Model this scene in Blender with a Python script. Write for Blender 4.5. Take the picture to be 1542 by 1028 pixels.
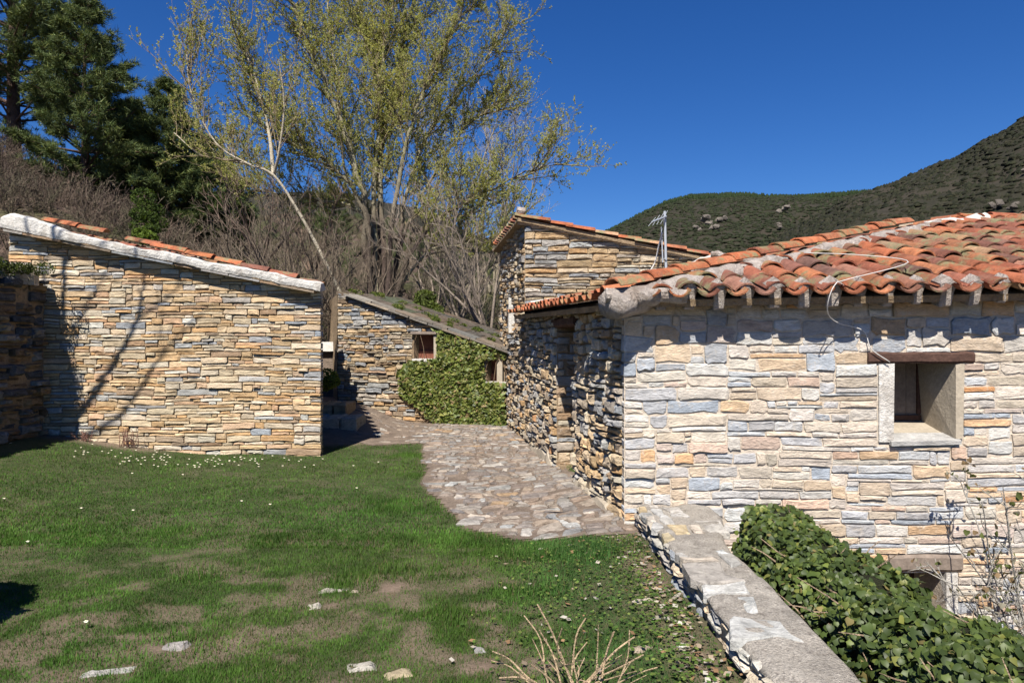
import bpy, math, random
import numpy as np
from mathutils import Vector

# ------------------------------------------------------------------ clear
for o in list(bpy.data.objects):
    bpy.data.objects.remove(o, do_unlink=True)
scene = bpy.context.scene
COL = scene.collection

# ------------------------------------------------------------------ camera
F = 1028.0           # focal length in photo pixels (photo 1542 x 1028, 24 mm on 36 mm)
CX, CY = 771.0, 514.0
cam_data = bpy.data.cameras.new('camera')
cam_data.sensor_width = 36.0
cam_data.lens = 24.0
cam_data.clip_start = 0.05
cam_data.clip_end = 6000.0
cam = bpy.data.objects.new('camera', cam_data)
cam.location = (0, 0, 0)
cam.rotation_euler = (math.radians(90), 0, 0)
COL.objects.link(cam)
scene.camera = cam

# ------------------------------------------------------------------ sky and sun
SUN_AZ = math.radians(13)     # to the left of straight behind the camera
SUN_EL = math.radians(51)
S = Vector((-math.sin(SUN_AZ) * math.cos(SUN_EL), -math.cos(SUN_AZ) * math.cos(SUN_EL), math.sin(SUN_EL)))
world = bpy.data.worlds.new('World')
scene.world = world
world.use_nodes = True
wn = world.node_tree.nodes
wl = world.node_tree.links
wn.clear()
wo = wn.new('ShaderNodeOutputWorld')
bg = wn.new('ShaderNodeBackground')
sky = wn.new('ShaderNodeTexSky')
sky.sky_type = 'NISHITA'
sky.sun_disc = False
sky.sun_elevation = SUN_EL
sky.sun_rotation = math.atan2(S.x, S.y) % (2 * math.pi)
sky.altitude = 0
sky.air_density = 1.0
sky.dust_density = 0.0
sky.ozone_density = 10.0
bg.inputs['Strength'].default_value = 0.060
hsv = wn.new('ShaderNodeHueSaturation')
hsv.inputs['Saturation'].default_value = 1.18
hsv.inputs['Hue'].default_value = 0.511
wl.new(sky.outputs[0], hsv.inputs['Color'])
wl.new(hsv.outputs[0], bg.inputs['Color'])
wl.new(bg.outputs[0], wo.inputs['Surface'])
sun_data = bpy.data.lights.new('sun', 'SUN')
sun_data.energy = 5.0
sun_data.angle = math.radians(0.53)
sun_data.color = (1.0, 0.94, 0.85)
sun = bpy.data.objects.new('sun', sun_data)
sun.rotation_euler = (-S).to_track_quat('-Z', 'Y').to_euler()
sun.location = (-5, -15, 20)
COL.objects.link(sun)
scene.view_settings.view_transform = 'Standard'
scene.view_settings.look = 'None'
scene.view_settings.exposure = 0.82
scene.view_settings.gamma = 1.0
scene.render.engine = 'CYCLES'
scene.cycles.use_denoising = True
scene.cycles.max_bounces = 6
scene.cycles.diffuse_bounces = 1
scene.cycles.transparent_max_bounces = 4

# ------------------------------------------------------------------ helpers
def W(px, py, D):
    """photo pixel at depth D -> world point"""
    return np.array([(px - CX) / F * D, D, (CY - py) / F * D])

def project(V):
    V = np.asarray(V)
    y = np.maximum(V[:, 1], 0.05)
    return np.stack([CX + F * V[:, 0] / y, CY - F * V[:, 2] / y], 1)

def _hash(ix, iy, seed):
    h = (ix.astype(np.int64) * 374761393 + iy.astype(np.int64) * 668265263 + seed * 1274126177) & 0x7fffffff
    h = ((h ^ (h >> 13)) * 1274126177) & 0x7fffffff
    h = (h ^ (h >> 16)) & 0xffff
    return h / 65535.0

def vnoise(x, y, seed=0):
    x = np.asarray(x, float); y = np.asarray(y, float)
    ix = np.floor(x); iy = np.floor(y)
    fx = x - ix; fy = y - iy
    fx = fx * fx * (3 - 2 * fx); fy = fy * fy * (3 - 2 * fy)
    a = _hash(ix, iy, seed); b = _hash(ix + 1, iy, seed)
    c = _hash(ix, iy + 1, seed); d = _hash(ix + 1, iy + 1, seed)
    return a + (b - a) * fx + (c - a) * fy + (a - b - c + d) * fx * fy

def fbm(x, y, seed=0, oct=4):
    s = 0; a = 0.5; t = 0
    for k in range(oct):
        s = s + a * vnoise(np.asarray(x) * 2 ** k, np.asarray(y) * 2 ** k, seed + 17 * k)
        t += a; a *= 0.5
    return s / t

def sstep(a, b, x):
    t = np.clip((np.asarray(x, float) - a) / (b - a), 0, 1)
    return t * t * (3 - 2 * t)

WLOC = {}
def wloc(o):
    return WLOC.get(o.name, np.zeros(3)) if o is not None else np.zeros(3)

def tag(o, label=None, cat=None, group=None, kind=None):
    if label: o['label'] = label
    if cat: o['category'] = cat
    if group: o['group'] = group
    if kind: o['kind'] = kind
    return o

def empty(name, loc, label, cat, group=None):
    o = bpy.data.objects.new(name, None)
    o.empty_display_size = 0.2
    o.location = loc
    COL.objects.link(o)
    WLOC[o.name] = np.array(loc, float)
    return tag(o, label, cat, group)

def raw_mesh(name, V, Fc, mat, col=None, smooth=False, ftri=None):
    """V (n,3); Fc list of tuples, or ftri an (m,3)/(m,4) int array"""
    me = bpy.data.meshes.new(name)
    V = np.asarray(V, np.float32)
    if ftri is not None:
        k = ftri.shape[1]
        me.vertices.add(len(V)); me.vertices.foreach_set('co', V.ravel())
        me.loops.add(ftri.size); me.loops.foreach_set('vertex_index', ftri.astype(np.int32).ravel())
        me.polygons.add(len(ftri))
        me.polygons.foreach_set('loop_start', np.arange(0, ftri.size, k, dtype=np.int32))
        try:
            me.polygons.foreach_set('loop_total', np.full(len(ftri), k, dtype=np.int32))
        except Exception:
            pass
        me.update(calc_edges=True)
    else:
        me.from_pydata(V.tolist(), [], Fc)
    if smooth:
        me.polygons.foreach_set('use_smooth', np.ones(len(me.polygons), bool))
    if col is not None:
        col = np.asarray(col, np.float32)
        if col.ndim == 1:
            col = np.tile(col, (len(V), 1))
        c4 = np.ones((len(V), 4), np.float32); c4[:, :3] = col
        at = me.color_attributes.new('Col', 'FLOAT_COLOR', 'POINT')
        at.data.foreach_set('color', c4.ravel())
    if mat: me.materials.append(mat)
    return me

def put(name, V, Fc, mat, parent=None, col=None, smooth=False, ftri=None, origin=None):
    V = np.asarray(V, float)
    if origin is None:
        origin = np.array([(V[:, 0].min() + V[:, 0].max()) / 2, (V[:, 1].min() + V[:, 1].max()) / 2, V[:, 2].min()])
    me = raw_mesh(name, V - origin, Fc, mat, col, smooth, ftri)
    o = bpy.data.objects.new(name, me)
    COL.objects.link(o)
    if parent is not None:
        o.parent = parent
        o.location = origin - wloc(parent)
    else:
        o.location = origin
    WLOC[o.name] = np.array(origin, float)
    return o

def box_vf(x0, x1, y0, y1, z0, z1):
    V = [(x0, y0, z0), (x1, y0, z0), (x1, y1, z0), (x0, y1, z0), (x0, y0, z1), (x1, y0, z1), (x1, y1, z1), (x0, y1, z1)]
    Fc = [(3, 2, 1, 0), (4, 5, 6, 7), (0, 1, 5, 4), (1, 2, 6, 5), (2, 3, 7, 6), (3, 0, 4, 7)]
    return np.array(V, float), Fc

class MB:
    """collects pieces into one mesh"""
    def __init__(s): s.V = []; s.F = []; s.C = []; s.n = 0
    def add(s, V, Fc, c=(1, 1, 1)):
        V = np.asarray(V, float)
        s.V.append(V); s.F += [tuple(i + s.n for i in f) for f in Fc]
        c = np.asarray(c, float)
        s.C.append(np.tile(c, (len(V), 1)) if c.ndim == 1 else c); s.n += len(V)
    def build(s, name, mat, parent=None, smooth=False):
        return put(name, np.concatenate(s.V), s.F, mat, parent, np.concatenate(s.C), smooth)

def tube_batch(P, R, k, closed=False):
    """many tubes of equal length: P (m,n,3), R (m,n) -> verts, quads"""
    P = np.asarray(P, float); R = np.asarray(R, float); m, n = P.shape[:2]
    T = np.gradient(P, axis=1); T /= np.linalg.norm(T, axis=2)[..., None] + 1e-9
    up = np.where(np.abs(T[:, :1, 2:3]) < 0.9, np.array([0, 0, 1.0]), np.array([1.0, 0, 0]))
    A = np.cross(T[:, 0], up[:, 0]); A /= np.linalg.norm(A, axis=1)[:, None] + 1e-9
    ang = 2 * math.pi * np.arange(k) / k; V = np.empty((m, n, k, 3))
    for i in range(n):
        A = A - T[:, i] * (A * T[:, i]).sum(1)[:, None]; A /= np.linalg.norm(A, axis=1)[:, None] + 1e-9
        B = np.cross(T[:, i], A)
        V[:, i] = P[:, i, None] + R[:, i, None, None] * (np.cos(ang)[None, :, None] * A[:, None] + np.sin(ang)[None, :, None] * B[:, None])
    j = np.arange(k); j2 = (j + 1) % k
    q = np.concatenate([np.stack([i * k + j, i * k + j2, (i + 1) * k + j2, (i + 1) * k + j], 1) for i in range(n - 1)])
    Q = (q[None] + (np.arange(m) * n * k)[:, None, None]).reshape(-1, 4)
    return V.reshape(-1, 3), Q

def tube_vf(P, R, k=6, cap=True):
    P = np.asarray(P, float); n = len(P); R = np.broadcast_to(np.asarray(R, float), (n,))
    V, Q = tube_batch(P[None], R[None], k)
    Fc = [tuple(int(x) for x in q) for q in Q]
    if cap:
        Fc.append(tuple(range(k - 1, -1, -1))); Fc.append(tuple((n - 1) * k + j for j in range(k)))
    return V, Fc

def smooth_line(P, n=16):
    """Catmull-Rom through the points"""
    P = np.asarray(P, float)
    Q = np.vstack([2 * P[0] - P[1], P, 2 * P[-1] - P[-2]])
    out = []
    for i in range(1, len(Q) - 2):
        for t in np.linspace(0, 1, n, endpoint=False):
            a, b, c, d = Q[i - 1], Q[i], Q[i + 1], Q[i + 2]
            out.append(0.5 * ((2 * b) + (-a + c) * t + (2 * a - 5 * b + 4 * c - d) * t * t + (-a + 3 * b - 3 * c + d) * t ** 3))
    out.append(P[-1])
    return np.array(out)

# ------------------------------------------------------------------ materials
def new_mat(name):
    m = bpy.data.materials.new(name); m.use_nodes = True
    nt = m.node_tree; nt.nodes.clear()
    out = nt.nodes.new('ShaderNodeOutputMaterial'); b = nt.nodes.new('ShaderNodeBsdfPrincipled')
    nt.links.new(b.outputs[0], out.inputs[0])
    b.inputs['Roughness'].default_value = 0.9
    b.inputs['Specular IOR Level'].default_value = 0.25
    return m, nt, b

def nd(nt, t, **kw):
    n = nt.nodes.new(t)
    for k, v in kw.items():
        setattr(n, k, v)
    return n

def noise(nt, vec, scale, detail=5, rough=0.6):
    n = nt.nodes.new('ShaderNodeTexNoise')
    n.inputs['Scale'].default_value = scale; n.inputs['Detail'].default_value = detail; n.inputs['Roughness'].default_value = rough
    nt.links.new(vec, n.inputs['Vector'])
    return n.outputs['Fac']

def ramp(nt, fac, stops):
    r = nt.nodes.new('ShaderNodeValToRGB')
    e = r.color_ramp.elements
    while len(e) < len(stops): e.new(0.5)
    for el, (p, c) in zip(e, stops):
        el.position = p
        el.color = (*c, 1) if not np.isscalar(c) else (c, c, c, 1)
    nt.links.new(fac, r.inputs[0])
    return r.outputs[0]

def mix(nt, kind, fac, a, b):
    m = nt.nodes.new('ShaderNodeMix'); m.data_type = 'RGBA'; m.blend_type = kind
    for sock, v in ((m.inputs[0], fac), (m.inputs[6], a), (m.inputs[7], b)):
        if isinstance(v, bpy.types.NodeSocket): nt.links.new(v, sock)
        elif np.isscalar(v): sock.default_value = v
        else: sock.default_value = (*v, 1)
    return m.outputs[2]

def bump(nt, b, h, strength=0.5, dist=0.02):
    n = nt.nodes.new('ShaderNodeBump'); n.inputs['Strength'].default_value = strength; n.inputs['Distance'].default_value = dist
    nt.links.new(h, n.inputs['Height']); nt.links.new(n.outputs[0], b.inputs['Normal'])
    return n

def position(nt, scale=(1, 1, 1)):
    g = nt.nodes.new('ShaderNodeNewGeometry')
    mp = nt.nodes.new('ShaderNodeMapping'); mp.inputs['Scale'].default_value = scale
    nt.links.new(g.outputs['Position'], mp.inputs['Vector'])
    return mp.outputs[0]

def col_attr(nt):
    a = nt.nodes.new('ShaderNodeAttribute'); a.attribute_name = 'Col'
    return a.outputs['Color']

def stone_material(name, strata=3.0, contrast=0.35, bstr=0.7, bdist=0.02, lichen=(0.5, 0.47, 0.4), lich_amt=0.25, dirt=(0.1, 0.07, 0.045), fine=38):
    m, nt, b = new_mat(name)
    p = position(nt); ps = position(nt, (1, 1, strata))
    c = col_attr(nt)
    n1 = noise(nt, ps, 9, 6, 0.65); n2 = noise(nt, ps, fine, 5, 0.7); n3 = noise(nt, p, 3.1, 5, 0.6); n4 = noise(nt, p, 17, 6, 0.7)
    v = ramp(nt, n1, [(0.28, 1 - contrast), (0.5, 1.0), (0.72, 1 + contrast * 0.7)])
    c = mix(nt, 'MULTIPLY', 1.0, c, v)
    v2 = ramp(nt, n2, [(0.3, 0.72), (0.7, 1.22)])
    c = mix(nt, 'MULTIPLY', 0.8, c, v2)
    c = mix(nt, 'MIX', ramp(nt, n4, [(0.55, 0.0), (0.72, lich_amt)]), c, lichen)
    c = mix(nt, 'MIX', ramp(nt, n3, [(0.57, 0.0), (0.8, 0.5)]), c, mix(nt, 'MULTIPLY', 1.0, c, (0.62, 0.56, 0.5)))
    nt.links.new(c, b.inputs['Base Color'])
    h = nd(nt, 'ShaderNodeMath', operation='MULTIPLY_ADD'); nt.links.new(n1, h.inputs[0]); h.inputs[1].default_value = 1.0; nt.links.new(n2, h.inputs[2])
    bump(nt, b, h.outputs[0], bstr, bdist)
    b.inputs['Roughness'].default_value = 0.92
    b.inputs['Specular IOR Level'].default_value = 0.15
    return m

def simple_mat(name, base, var=0.3, scale=8, bstr=0.5, bdist=0.02, rough=0.9, attr=False, fine=40, second=None, sec_scale=3, spec=0.2):
    m, nt, b = new_mat(name)
    p = position(nt)
    n1 = noise(nt, p, scale, 6, 0.65); n2 = noise(nt, p, fine, 4, 0.7)
    c = col_attr(nt) if attr else None
    v = ramp(nt, n1, [(0.25, 1 - var), (0.75, 1 + var)])
    v2 = ramp(nt, n2, [(0.3, 1 - var * 0.6), (0.7, 1 + var * 0.6)])
    c = mix(nt, 'MULTIPLY', 1.0, c if attr else base, v)
    c = mix(nt, 'MULTIPLY', 1.0, c, v2)
    if second:
        n3 = noise(nt, p, sec_scale, 6, 0.65)
        c = mix(nt, 'MIX', ramp(nt, n3, [(0.5, 0.0), (0.62, 0.85)]), c, second)
    nt.links.new(c, b.inputs['Base Color'])
    h = nd(nt, 'ShaderNodeMath', operation='ADD'); nt.links.new(n1, h.inputs[0]); nt.links.new(n2, h.inputs[1])
    bump(nt, b, h.outputs[0], bstr, bdist)
    b.inputs['Roughness'].default_value = rough
    b.inputs['Specular IOR Level'].default_value = spec
    return m

def leaf_mat(name, trans=0.35, rough=0.5, spec=0.3, var=0.25):
    m = bpy.data.materials.new(name); m.use_nodes = True
    nt = m.node_tree; nt.nodes.clear()
    out = nt.nodes.new('ShaderNodeOutputMaterial'); b = nt.nodes.new('ShaderNodeBsdfPrincipled'); t = nt.nodes.new('ShaderNodeBsdfTranslucent')
    mx = nt.nodes.new('ShaderNodeMixShader'); mx.inputs[0].default_value = trans
    c = mix(nt, 'MULTIPLY', 1.0, col_attr(nt), ramp(nt, noise(nt, position(nt), 6, 3), [(0.3, 1 - var), (0.7, 1 + var)]))
    nt.links.new(c, b.inputs['Base Color'])
    c2 = mix(nt, 'MULTIPLY', 1.0, c, (1.2, 1.25, 0.6)); nt.links.new(c2, t.inputs['Color'])
    b.inputs['Roughness'].default_value = rough; b.inputs['Specular IOR Level'].default_value = spec
    nt.links.new(b.outputs[0], mx.inputs[1]); nt.links.new(t.outputs[0], mx.inputs[2]); nt.links.new(mx.outputs[0], out.inputs[0])
    return m

M = {}
M['stone'] = stone_material('stone')
M['stone_front'] = stone_material('stone_front', 2.2, 0.3, 0.8, 0.018, lichen=(0.53, 0.465, 0.385), lich_amt=0.8)
M['stone_rough'] = stone_material('stone_rough', 2.0, 0.45, 0.9, 0.03)
M['mortar_pale'] = simple_mat('mortar_pale', (0.52, 0.445, 0.36), 0.22, 7, 0.8, 0.02)
M['mortar_earth'] = simple_mat('mortar_earth', (0.26, 0.19, 0.12), 0.35, 9, 0.9, 0.03)
M['mortar_white'] = simple_mat('mortar_white', (0.60, 0.575, 0.53), 0.2, 6, 0.8, 0.025, second=(0.38, 0.35, 0.31), sec_scale=6)
M['mortar_hip'] = simple_mat('mortar_hip', (0.42, 0.37, 0.33), 0.3, 8, 1.0, 0.04, second=(0.27, 0.22, 0.185), sec_scale=7)
M['plaster'] = simple_mat('plaster', (0.36, 0.31, 0.24), 0.18, 5, 0.5, 0.01)
M['wood_dark'] = simple_mat('wood_dark', (0.075, 0.042, 0.032), 0.4, 12, 0.6, 0.01)
M['wood_red'] = simple_mat('wood_red', (0.16, 0.062, 0.04), 0.3, 12, 0.4, 0.01)
M['wood_grey'] = simple_mat('wood_grey', (0.20, 0.16, 0.13), 0.3, 12, 0.4, 0.01)
M['slate'] = stone_material('slate', 4.0, 0.4, 0.8, 0.015, lich_amt=0.4)
M['metal'] = simple_mat('metal', (0.33, 0.36, 0.40), 0.1, 20, 0.1, 0.002, rough=0.45, spec=0.5)
M['cable'] = simple_mat('cable', (0.55, 0.53, 0.50), 0.1, 20, 0.1, 0.002, rough=0.6)
M['bark'] = simple_mat('bark', (1, 1, 1), 0.45, 5, 0.9, 0.03, attr=True)
M['twig'] = simple_mat('twig', (1, 1, 1), 0.25, 3, 0.2, 0.005, attr=True)
M['leaf'] = leaf_mat('leaf', 0.25, 0.48, 0.3)
M['leaf_dull'] = leaf_mat('leaf_dull', 0.35, 0.7, 0.1)
M['leaf_spring'] = leaf_mat('leaf_spring', 0.5, 0.7, 0.1, 0.15)
M['needle'] = leaf_mat('needle', 0.12, 0.6, 0.2, 0.4)
M['grass'] = leaf_mat('grass', 0.3, 0.6, 0.15, 0.3)
M['petal'] = simple_mat('petal', (1, 1, 1), 0.05, 8, 0.0, 0.001, attr=True)

def tile_material():
    m, nt, b = new_mat('roof_tile')
    p = position(nt); c = col_attr(nt)
    n1 = noise(nt, p, 7, 6, 0.7); n2 = noise(nt, p, 45, 5, 0.7); n3 = noise(nt, p, 2.6, 6, 0.7); n4 = noise(nt, p, 13, 6, 0.75)
    c = mix(nt, 'MULTIPLY', 1.0, c, ramp(nt, n1, [(0.3, 0.55), (0.7, 1.3)]))
    c = mix(nt, 'MULTIPLY', 0.9, c, ramp(nt, n2, [(0.3, 0.7), (0.7, 1.2)]))
    dark = ramp(nt, n4, [(0.56, 0.0), (0.7, 0.55)])
    c = mix(nt, 'MIX', dark, c, (0.15, 0.10, 0.08))
    n5 = noise(nt, p, 5.5, 6, 0.75)
    c = mix(nt, 'MIX', ramp(nt, n5, [(0.56, 0.0), (0.70, 0.35)]), c, (0.27, 0.19, 0.145))
    g = nd(nt, 'ShaderNodeMath', operation='MULTIPLY')
    nt.links.new(ramp(nt, n3, [(0.51, 0.0), (0.58, 1.0)]), g.inputs[0]); nt.links.new(ramp(nt, n4, [(0.38, 0.0), (0.5, 0.85)]), g.inputs[1])
    c = mix(nt, 'MIX', g.outputs[0], c, (0.20, 0.20, 0.105))
    nt.links.new(c, b.inputs['Base Color'])
    h = nd(nt, 'ShaderNodeMath', operation='ADD'); nt.links.new(n2, h.inputs[0]); nt.links.new(n4, h.inputs[1])
    bump(nt, b, h.outputs[0], 0.8, 0.02)
    b.inputs['Roughness'].default_value = 0.9
    return m
M['tile'] = tile_material()

# ------------------------------------------------------------------ pieces (stones, tiles, leaves): the largest in view become objects, the rest one part
def view_area(V):
    if V[:, 1].min() < 0.3: return 0.0
    p = project(V)
    x0, x1 = np.clip([p[:, 0].min(), p[:, 0].max()], 0, 1542); y0, y1 = np.clip([p[:, 1].min(), p[:, 1].max()], 0, 1028)
    return (x1 - x0) * (y1 - y0)

def emit(pieces, name, rest_name, mat, limit=300, smooth=False, min_area=0.0, bias=None):
    """pieces: list of dict(V,F,c,parent). per call = per thing"""
    A = np.array([view_area(p['V']) * p.get('bias', 1.0) for p in pieces])
    order = np.argsort(-A)
    chosen = set(int(i) for i in order[:limit] if A[i] > min_area)
    rest = {}
    for i, p in enumerate(pieces):
        m = p.get('mat', mat)
        if i in chosen:
            put(name, p['V'], p['F'], m, p['parent'], p['c'], smooth)
        else:
            rest.setdefault((p['parent'].name, m.name), []).append(p)
    for (pn, mn), lst in rest.items():
        mb = MB()
        for p in lst: mb.add(p['V'], p['F'], p['c'])
        o = mb.build(rest_name, bpy.data.materials[mn], lst[0]['parent'], smooth)
        o['kind'] = 'stuff'

# ------------------------------------------------------------------ masonry
def pack(rng, width, z0, z1, wr, hr, obstacles=(), q=0.02, thin=0.25):
    """skyline packing of a wall into rectangles; returns (u0,v0,u1,v1)"""
    segs = [[0.0, width, z0]]
    cells = []
    guard = 0
    while guard < 20000:
        guard += 1
        i = min(range(len(segs)), key=lambda k: segs[k][2])
        a, b, lv = segs[i]
        if lv >= z1 - 1e-6: break
        # jump over obstacles
        hit = None
        for (o0, o1, p0, p1) in obstacles:
            if p0 - 1e-4 <= lv < p1 - 1e-4 and o0 < b - 1e-4 and o1 > a + 1e-4:
                hit = (o0, o1, p0, p1); break
        if hit:
            o0, o1, p0, p1 = hit
            new = []
            if o0 > a + 1e-4: new.append([a, o0, lv])
            new.append([max(a, o0), min(b, o1), p1])
            if o1 < b - 1e-4: new.append([o1, b, lv])
            segs[i:i + 1] = new
            continue
        hr_ = hr(lv) if callable(hr) else hr
        h = rng.uniform(*hr_)
        if rng.random() < thin: h *= 0.55
        h = max(q, round(h / q) * q)
        w = rng.uniform(*wr) * (0.6 + 0.8 * rng.random())
        if h < hr_[0]: w *= 1.15
        room = b - a
        if w > room - wr[0] * 0.45: w = room
        if w > wr[1] * 1.9: w = room / 2
        # neighbours: meet their level when close
        for nb in (i - 1, i + 1):
            if 0 <= nb < len(segs):
                d = segs[nb][2] - lv
                if d > 0 and abs(d - h) < q * 1.6: h = d
        left = rng.random() < 0.5
        u0, u1 = (a, a + w) if left else (b - w, b)
        for (o0, o1, p0, p1) in obstacles:
            if o0 < u1 - 1e-4 and o1 > u0 + 1e-4 and lv < p0 < lv + h + q: h = p0 - lv
        if lv + h > z1 - q * 1.2: h = z1 - lv
        cells.append((u0, lv, u1, lv + h))
        new = []
        if u0 > a + 1e-5: new.append([a, u0, lv])
        new.append([u0, u1, lv + h])
        if u1 < b - 1e-5: new.append([u1, b, lv])
        segs[i:i + 1] = new
        j = 0
        while j < len(segs) - 1:
            if abs(segs[j][2] - segs[j + 1][2]) < 1e-5:
                segs[j][1] = segs[j + 1][1]; segs.pop(j + 1)
            else: j += 1
    return cells

def outline(rng, u0, v0, u1, v1, gap, rough):
    w = u1 - u0; h = v1 - v0
    g = min(gap * rng.uniform(0.6, 1.3), 0.2 * min(w, h))
    u0 += g; u1 -= g; v0 += g; v1 -= g
    w = u1 - u0; h = v1 - v0; m = min(w, h)
    j = lambda s=1.0: rng.uniform(-1, 1) * rough * m * s
    def ch(): return m * rng.choice((rng.uniform(0.02, 0.12), rng.uniform(0.05, 0.35)))
    pts = []
    k = 1 if w > 0.10 else 0
    if w > 0.26: k = 2
    c = ch(); pts.append((u0, v0 + c)); pts.append((u0 + c, v0))
    for t in range(k): pts.append((u0 + w * (t + 1 + rng.uniform(-.25, .25)) / (k + 1), v0 - min(g * 0.5, 0.004) + abs(j(0.5))))
    c = ch(); pts.append((u1 - c, v0)); pts.append((u1, v0 + c * rng.uniform(.5, 1)))
    if h > 0.1: pts.append((u1 + min(g * .4, .004) - abs(j(0.7)), v0 + h * rng.uniform(.4, .6)))
    c = ch(); pts.append((u1, v1 - c)); pts.append((u1 - c * rng.uniform(.5, 1.4), v1))
    for t in range(k): pts.append((u1 - w * (t + 1 + rng.uniform(-.25, .25)) / (k + 1), v1 + min(g * 0.5, 0.004) - abs(j(0.5))))
    c = ch(); pts.append((u0 + c, v1)); pts.append((u0, v1 - c * rng.uniform(.5, 1)))
    return [(x + j(0.3), y + j(0.3)) for x, y in pts]

def clip_top(poly, f):
    """keep v <= f(u) for a straight line f"""
    out = []
    n = len(poly)
    for i in range(n):
        a = poly[i]; b = poly[(i + 1) % n]
        da = f(a[0]) - a[1]; db = f(b[0]) - b[1]
        if da >= 0: out.append(a)
        if (da >= 0) != (db >= 0):
            t = da / (da - db); out.append((a[0] + t * (b[0] - a[0]), a[1] + t * (b[1] - a[1])))
    return out

def stone_vf(rng, poly, depth, proud, bev=0.010, tilt=0.03, dome=0.004):
    P = np.array(poly); n = len(P); c = P.mean(0)
    size = min(np.ptp(P[:, 0]), np.ptp(P[:, 1]))
    k = min(0.35, bev * 1.3 / max(size * 0.5, 1e-3))
    tu, tv = rng.uniform(-tilt, tilt), rng.uniform(-tilt, tilt)
    q = c + (P - c) * (1 - k)
    wf = proud + (q - c) @ np.array([tu, tv]) + np.array([rng.uniform(-1, 1) * bev * 0.7 for _ in range(n)])
    V = [(a, b, -depth) for a, b in P] + [(a, b, proud - bev * rng.uniform(.7, 1.6)) for a, b in P] + [(q[i, 0], q[i, 1], wf[i]) for i in range(n)]
    V.append((c[0] + rng.uniform(-.28, .28) * np.ptp(P[:, 0]), c[1] + rng.uniform(-.22, .22) * np.ptp(P[:, 1]), proud + rng.uniform(-0.8, 1.2) * dome))
    Fc = []
    for i in range(n):
        j = (i + 1) % n
        Fc.append((i, j, n + j, n + i)); Fc.append((n + i, n + j, 2 * n + j, 2 * n + i)); Fc.append((2 * n + i, 2 * n + j, 3 * n))
    return np.array(V), Fc

class Wall:
    """vertical wall frame: origin (x,y), direction u (to the viewer's right), outward normal n"""
    def __init__(s, a, b):
        s.a = np.array(a, float); s.b = np.array(b, float)
        d = s.b - s.a; s.L = np.linalg.norm(d); s.u = d / s.L
        s.n = np.array([s.u[1], -s.u[0]])          # u to the right -> normal towards the viewer
    def P(s, u, v, w):
        u = np.asarray(u, float); w = np.asarray(w, float)
        return np.stack([s.a[0] + s.u[0] * u + s.n[0] * w, s.a[1] + s.u[1] * u + s.n[1] * w, np.asarray(v, float) + 0 * u], -1)
    def uv(s, px, py):
        k = (px - CX) / F
        u = (k * s.a[1] - s.a[0]) / (s.u[0] - k * s.u[1])
        D = s.a[1] + s.u[1] * u
        return u, (CY - py) / F * D

def warp(u, v, seed, amp=0.03, sc=0.9):
    a, b = u * sc * 2.6 + seed * 1.7, v * sc * 3.9 + seed * 2.3
    return amp * (0.6 * math.sin(a + 1.3 * math.sin(b * 0.7)) * math.cos(b * 0.9 + 0.8 * math.sin(a * 0.6)) + 0.4 * math.sin(a * 2.3 + b * 1.1))

def masonry(rng, wall, z0, z1, wr, hr, parent, palette, gap=0.008, rough=0.1, depth=0.08, proud=(0.0, 0.02), topf=None, obstacles=(), edge=(0, 0), wamp=0.025,
            thin=0.25, bev=0.01, tilt=0.03, keep=None, seed=1, u_range=None, wig=0.009):
    ua, ub = u_range if u_range else (0 + edge[0], wall.L - edge[1])
    obs = [(o[0] - ua, o[1] - ua, o[2], o[3]) for o in obstacles]
    cells = pack(rng, ub - ua, z0, z1, wr, hr, obs, thin=thin)
    out = []
    for (u0, v0, u1, v1) in cells:
        u0 += ua; u1 += ua
        poly = outline(rng, u0, v0, u1, v1, gap, rough)
        # soft warp so that courses wander, pinned at openings and ends
        def wp(u, v):
            k = 1.0
            for (o0, o1, p0, p1) in obstacles:
                du = max(o0 - u, u - o1, 0); dv = max(p0 - v, v - p1, 0)
                k = min(k, max(du, dv) / 0.25)
            e_ = min(1.0, max(0.0, min(u - ua, ub - u)) / 0.1)
            return (u + min(k, e_) * warp(v, u, seed + 5, wig * 1.3, 4.3), v + k * (warp(u, v, seed, wamp * 0.55, 0.5) + warp(u, v, seed + 9, wig, 3.1)))
        poly = [wp(u, v) for u, v in poly]
        if topf:
            poly = clip_top(poly, topf)
            if len(poly) < 4: continue
            P = np.array(poly)
            if np.ptp(P[:, 0]) < 0.03 or np.ptp(P[:, 1]) < 0.02: continue
        uc, vc = (u0 + u1) / 2, (v0 + v1) / 2
        if keep and not keep(uc, vc): continue
        pr = rng.uniform(*proud)
        if rng.random() < 0.06: pr += 0.012
        V, Fc = stone_vf(rng, poly, depth, pr, bev * rng.uniform(.6, 1.5), tilt)
        out.append(dict(V=wall.P(V[:, 0], V[:, 1], V[:, 2]), F=Fc, c=palette(rng, uc, vc), parent=parent))
    return out

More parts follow.
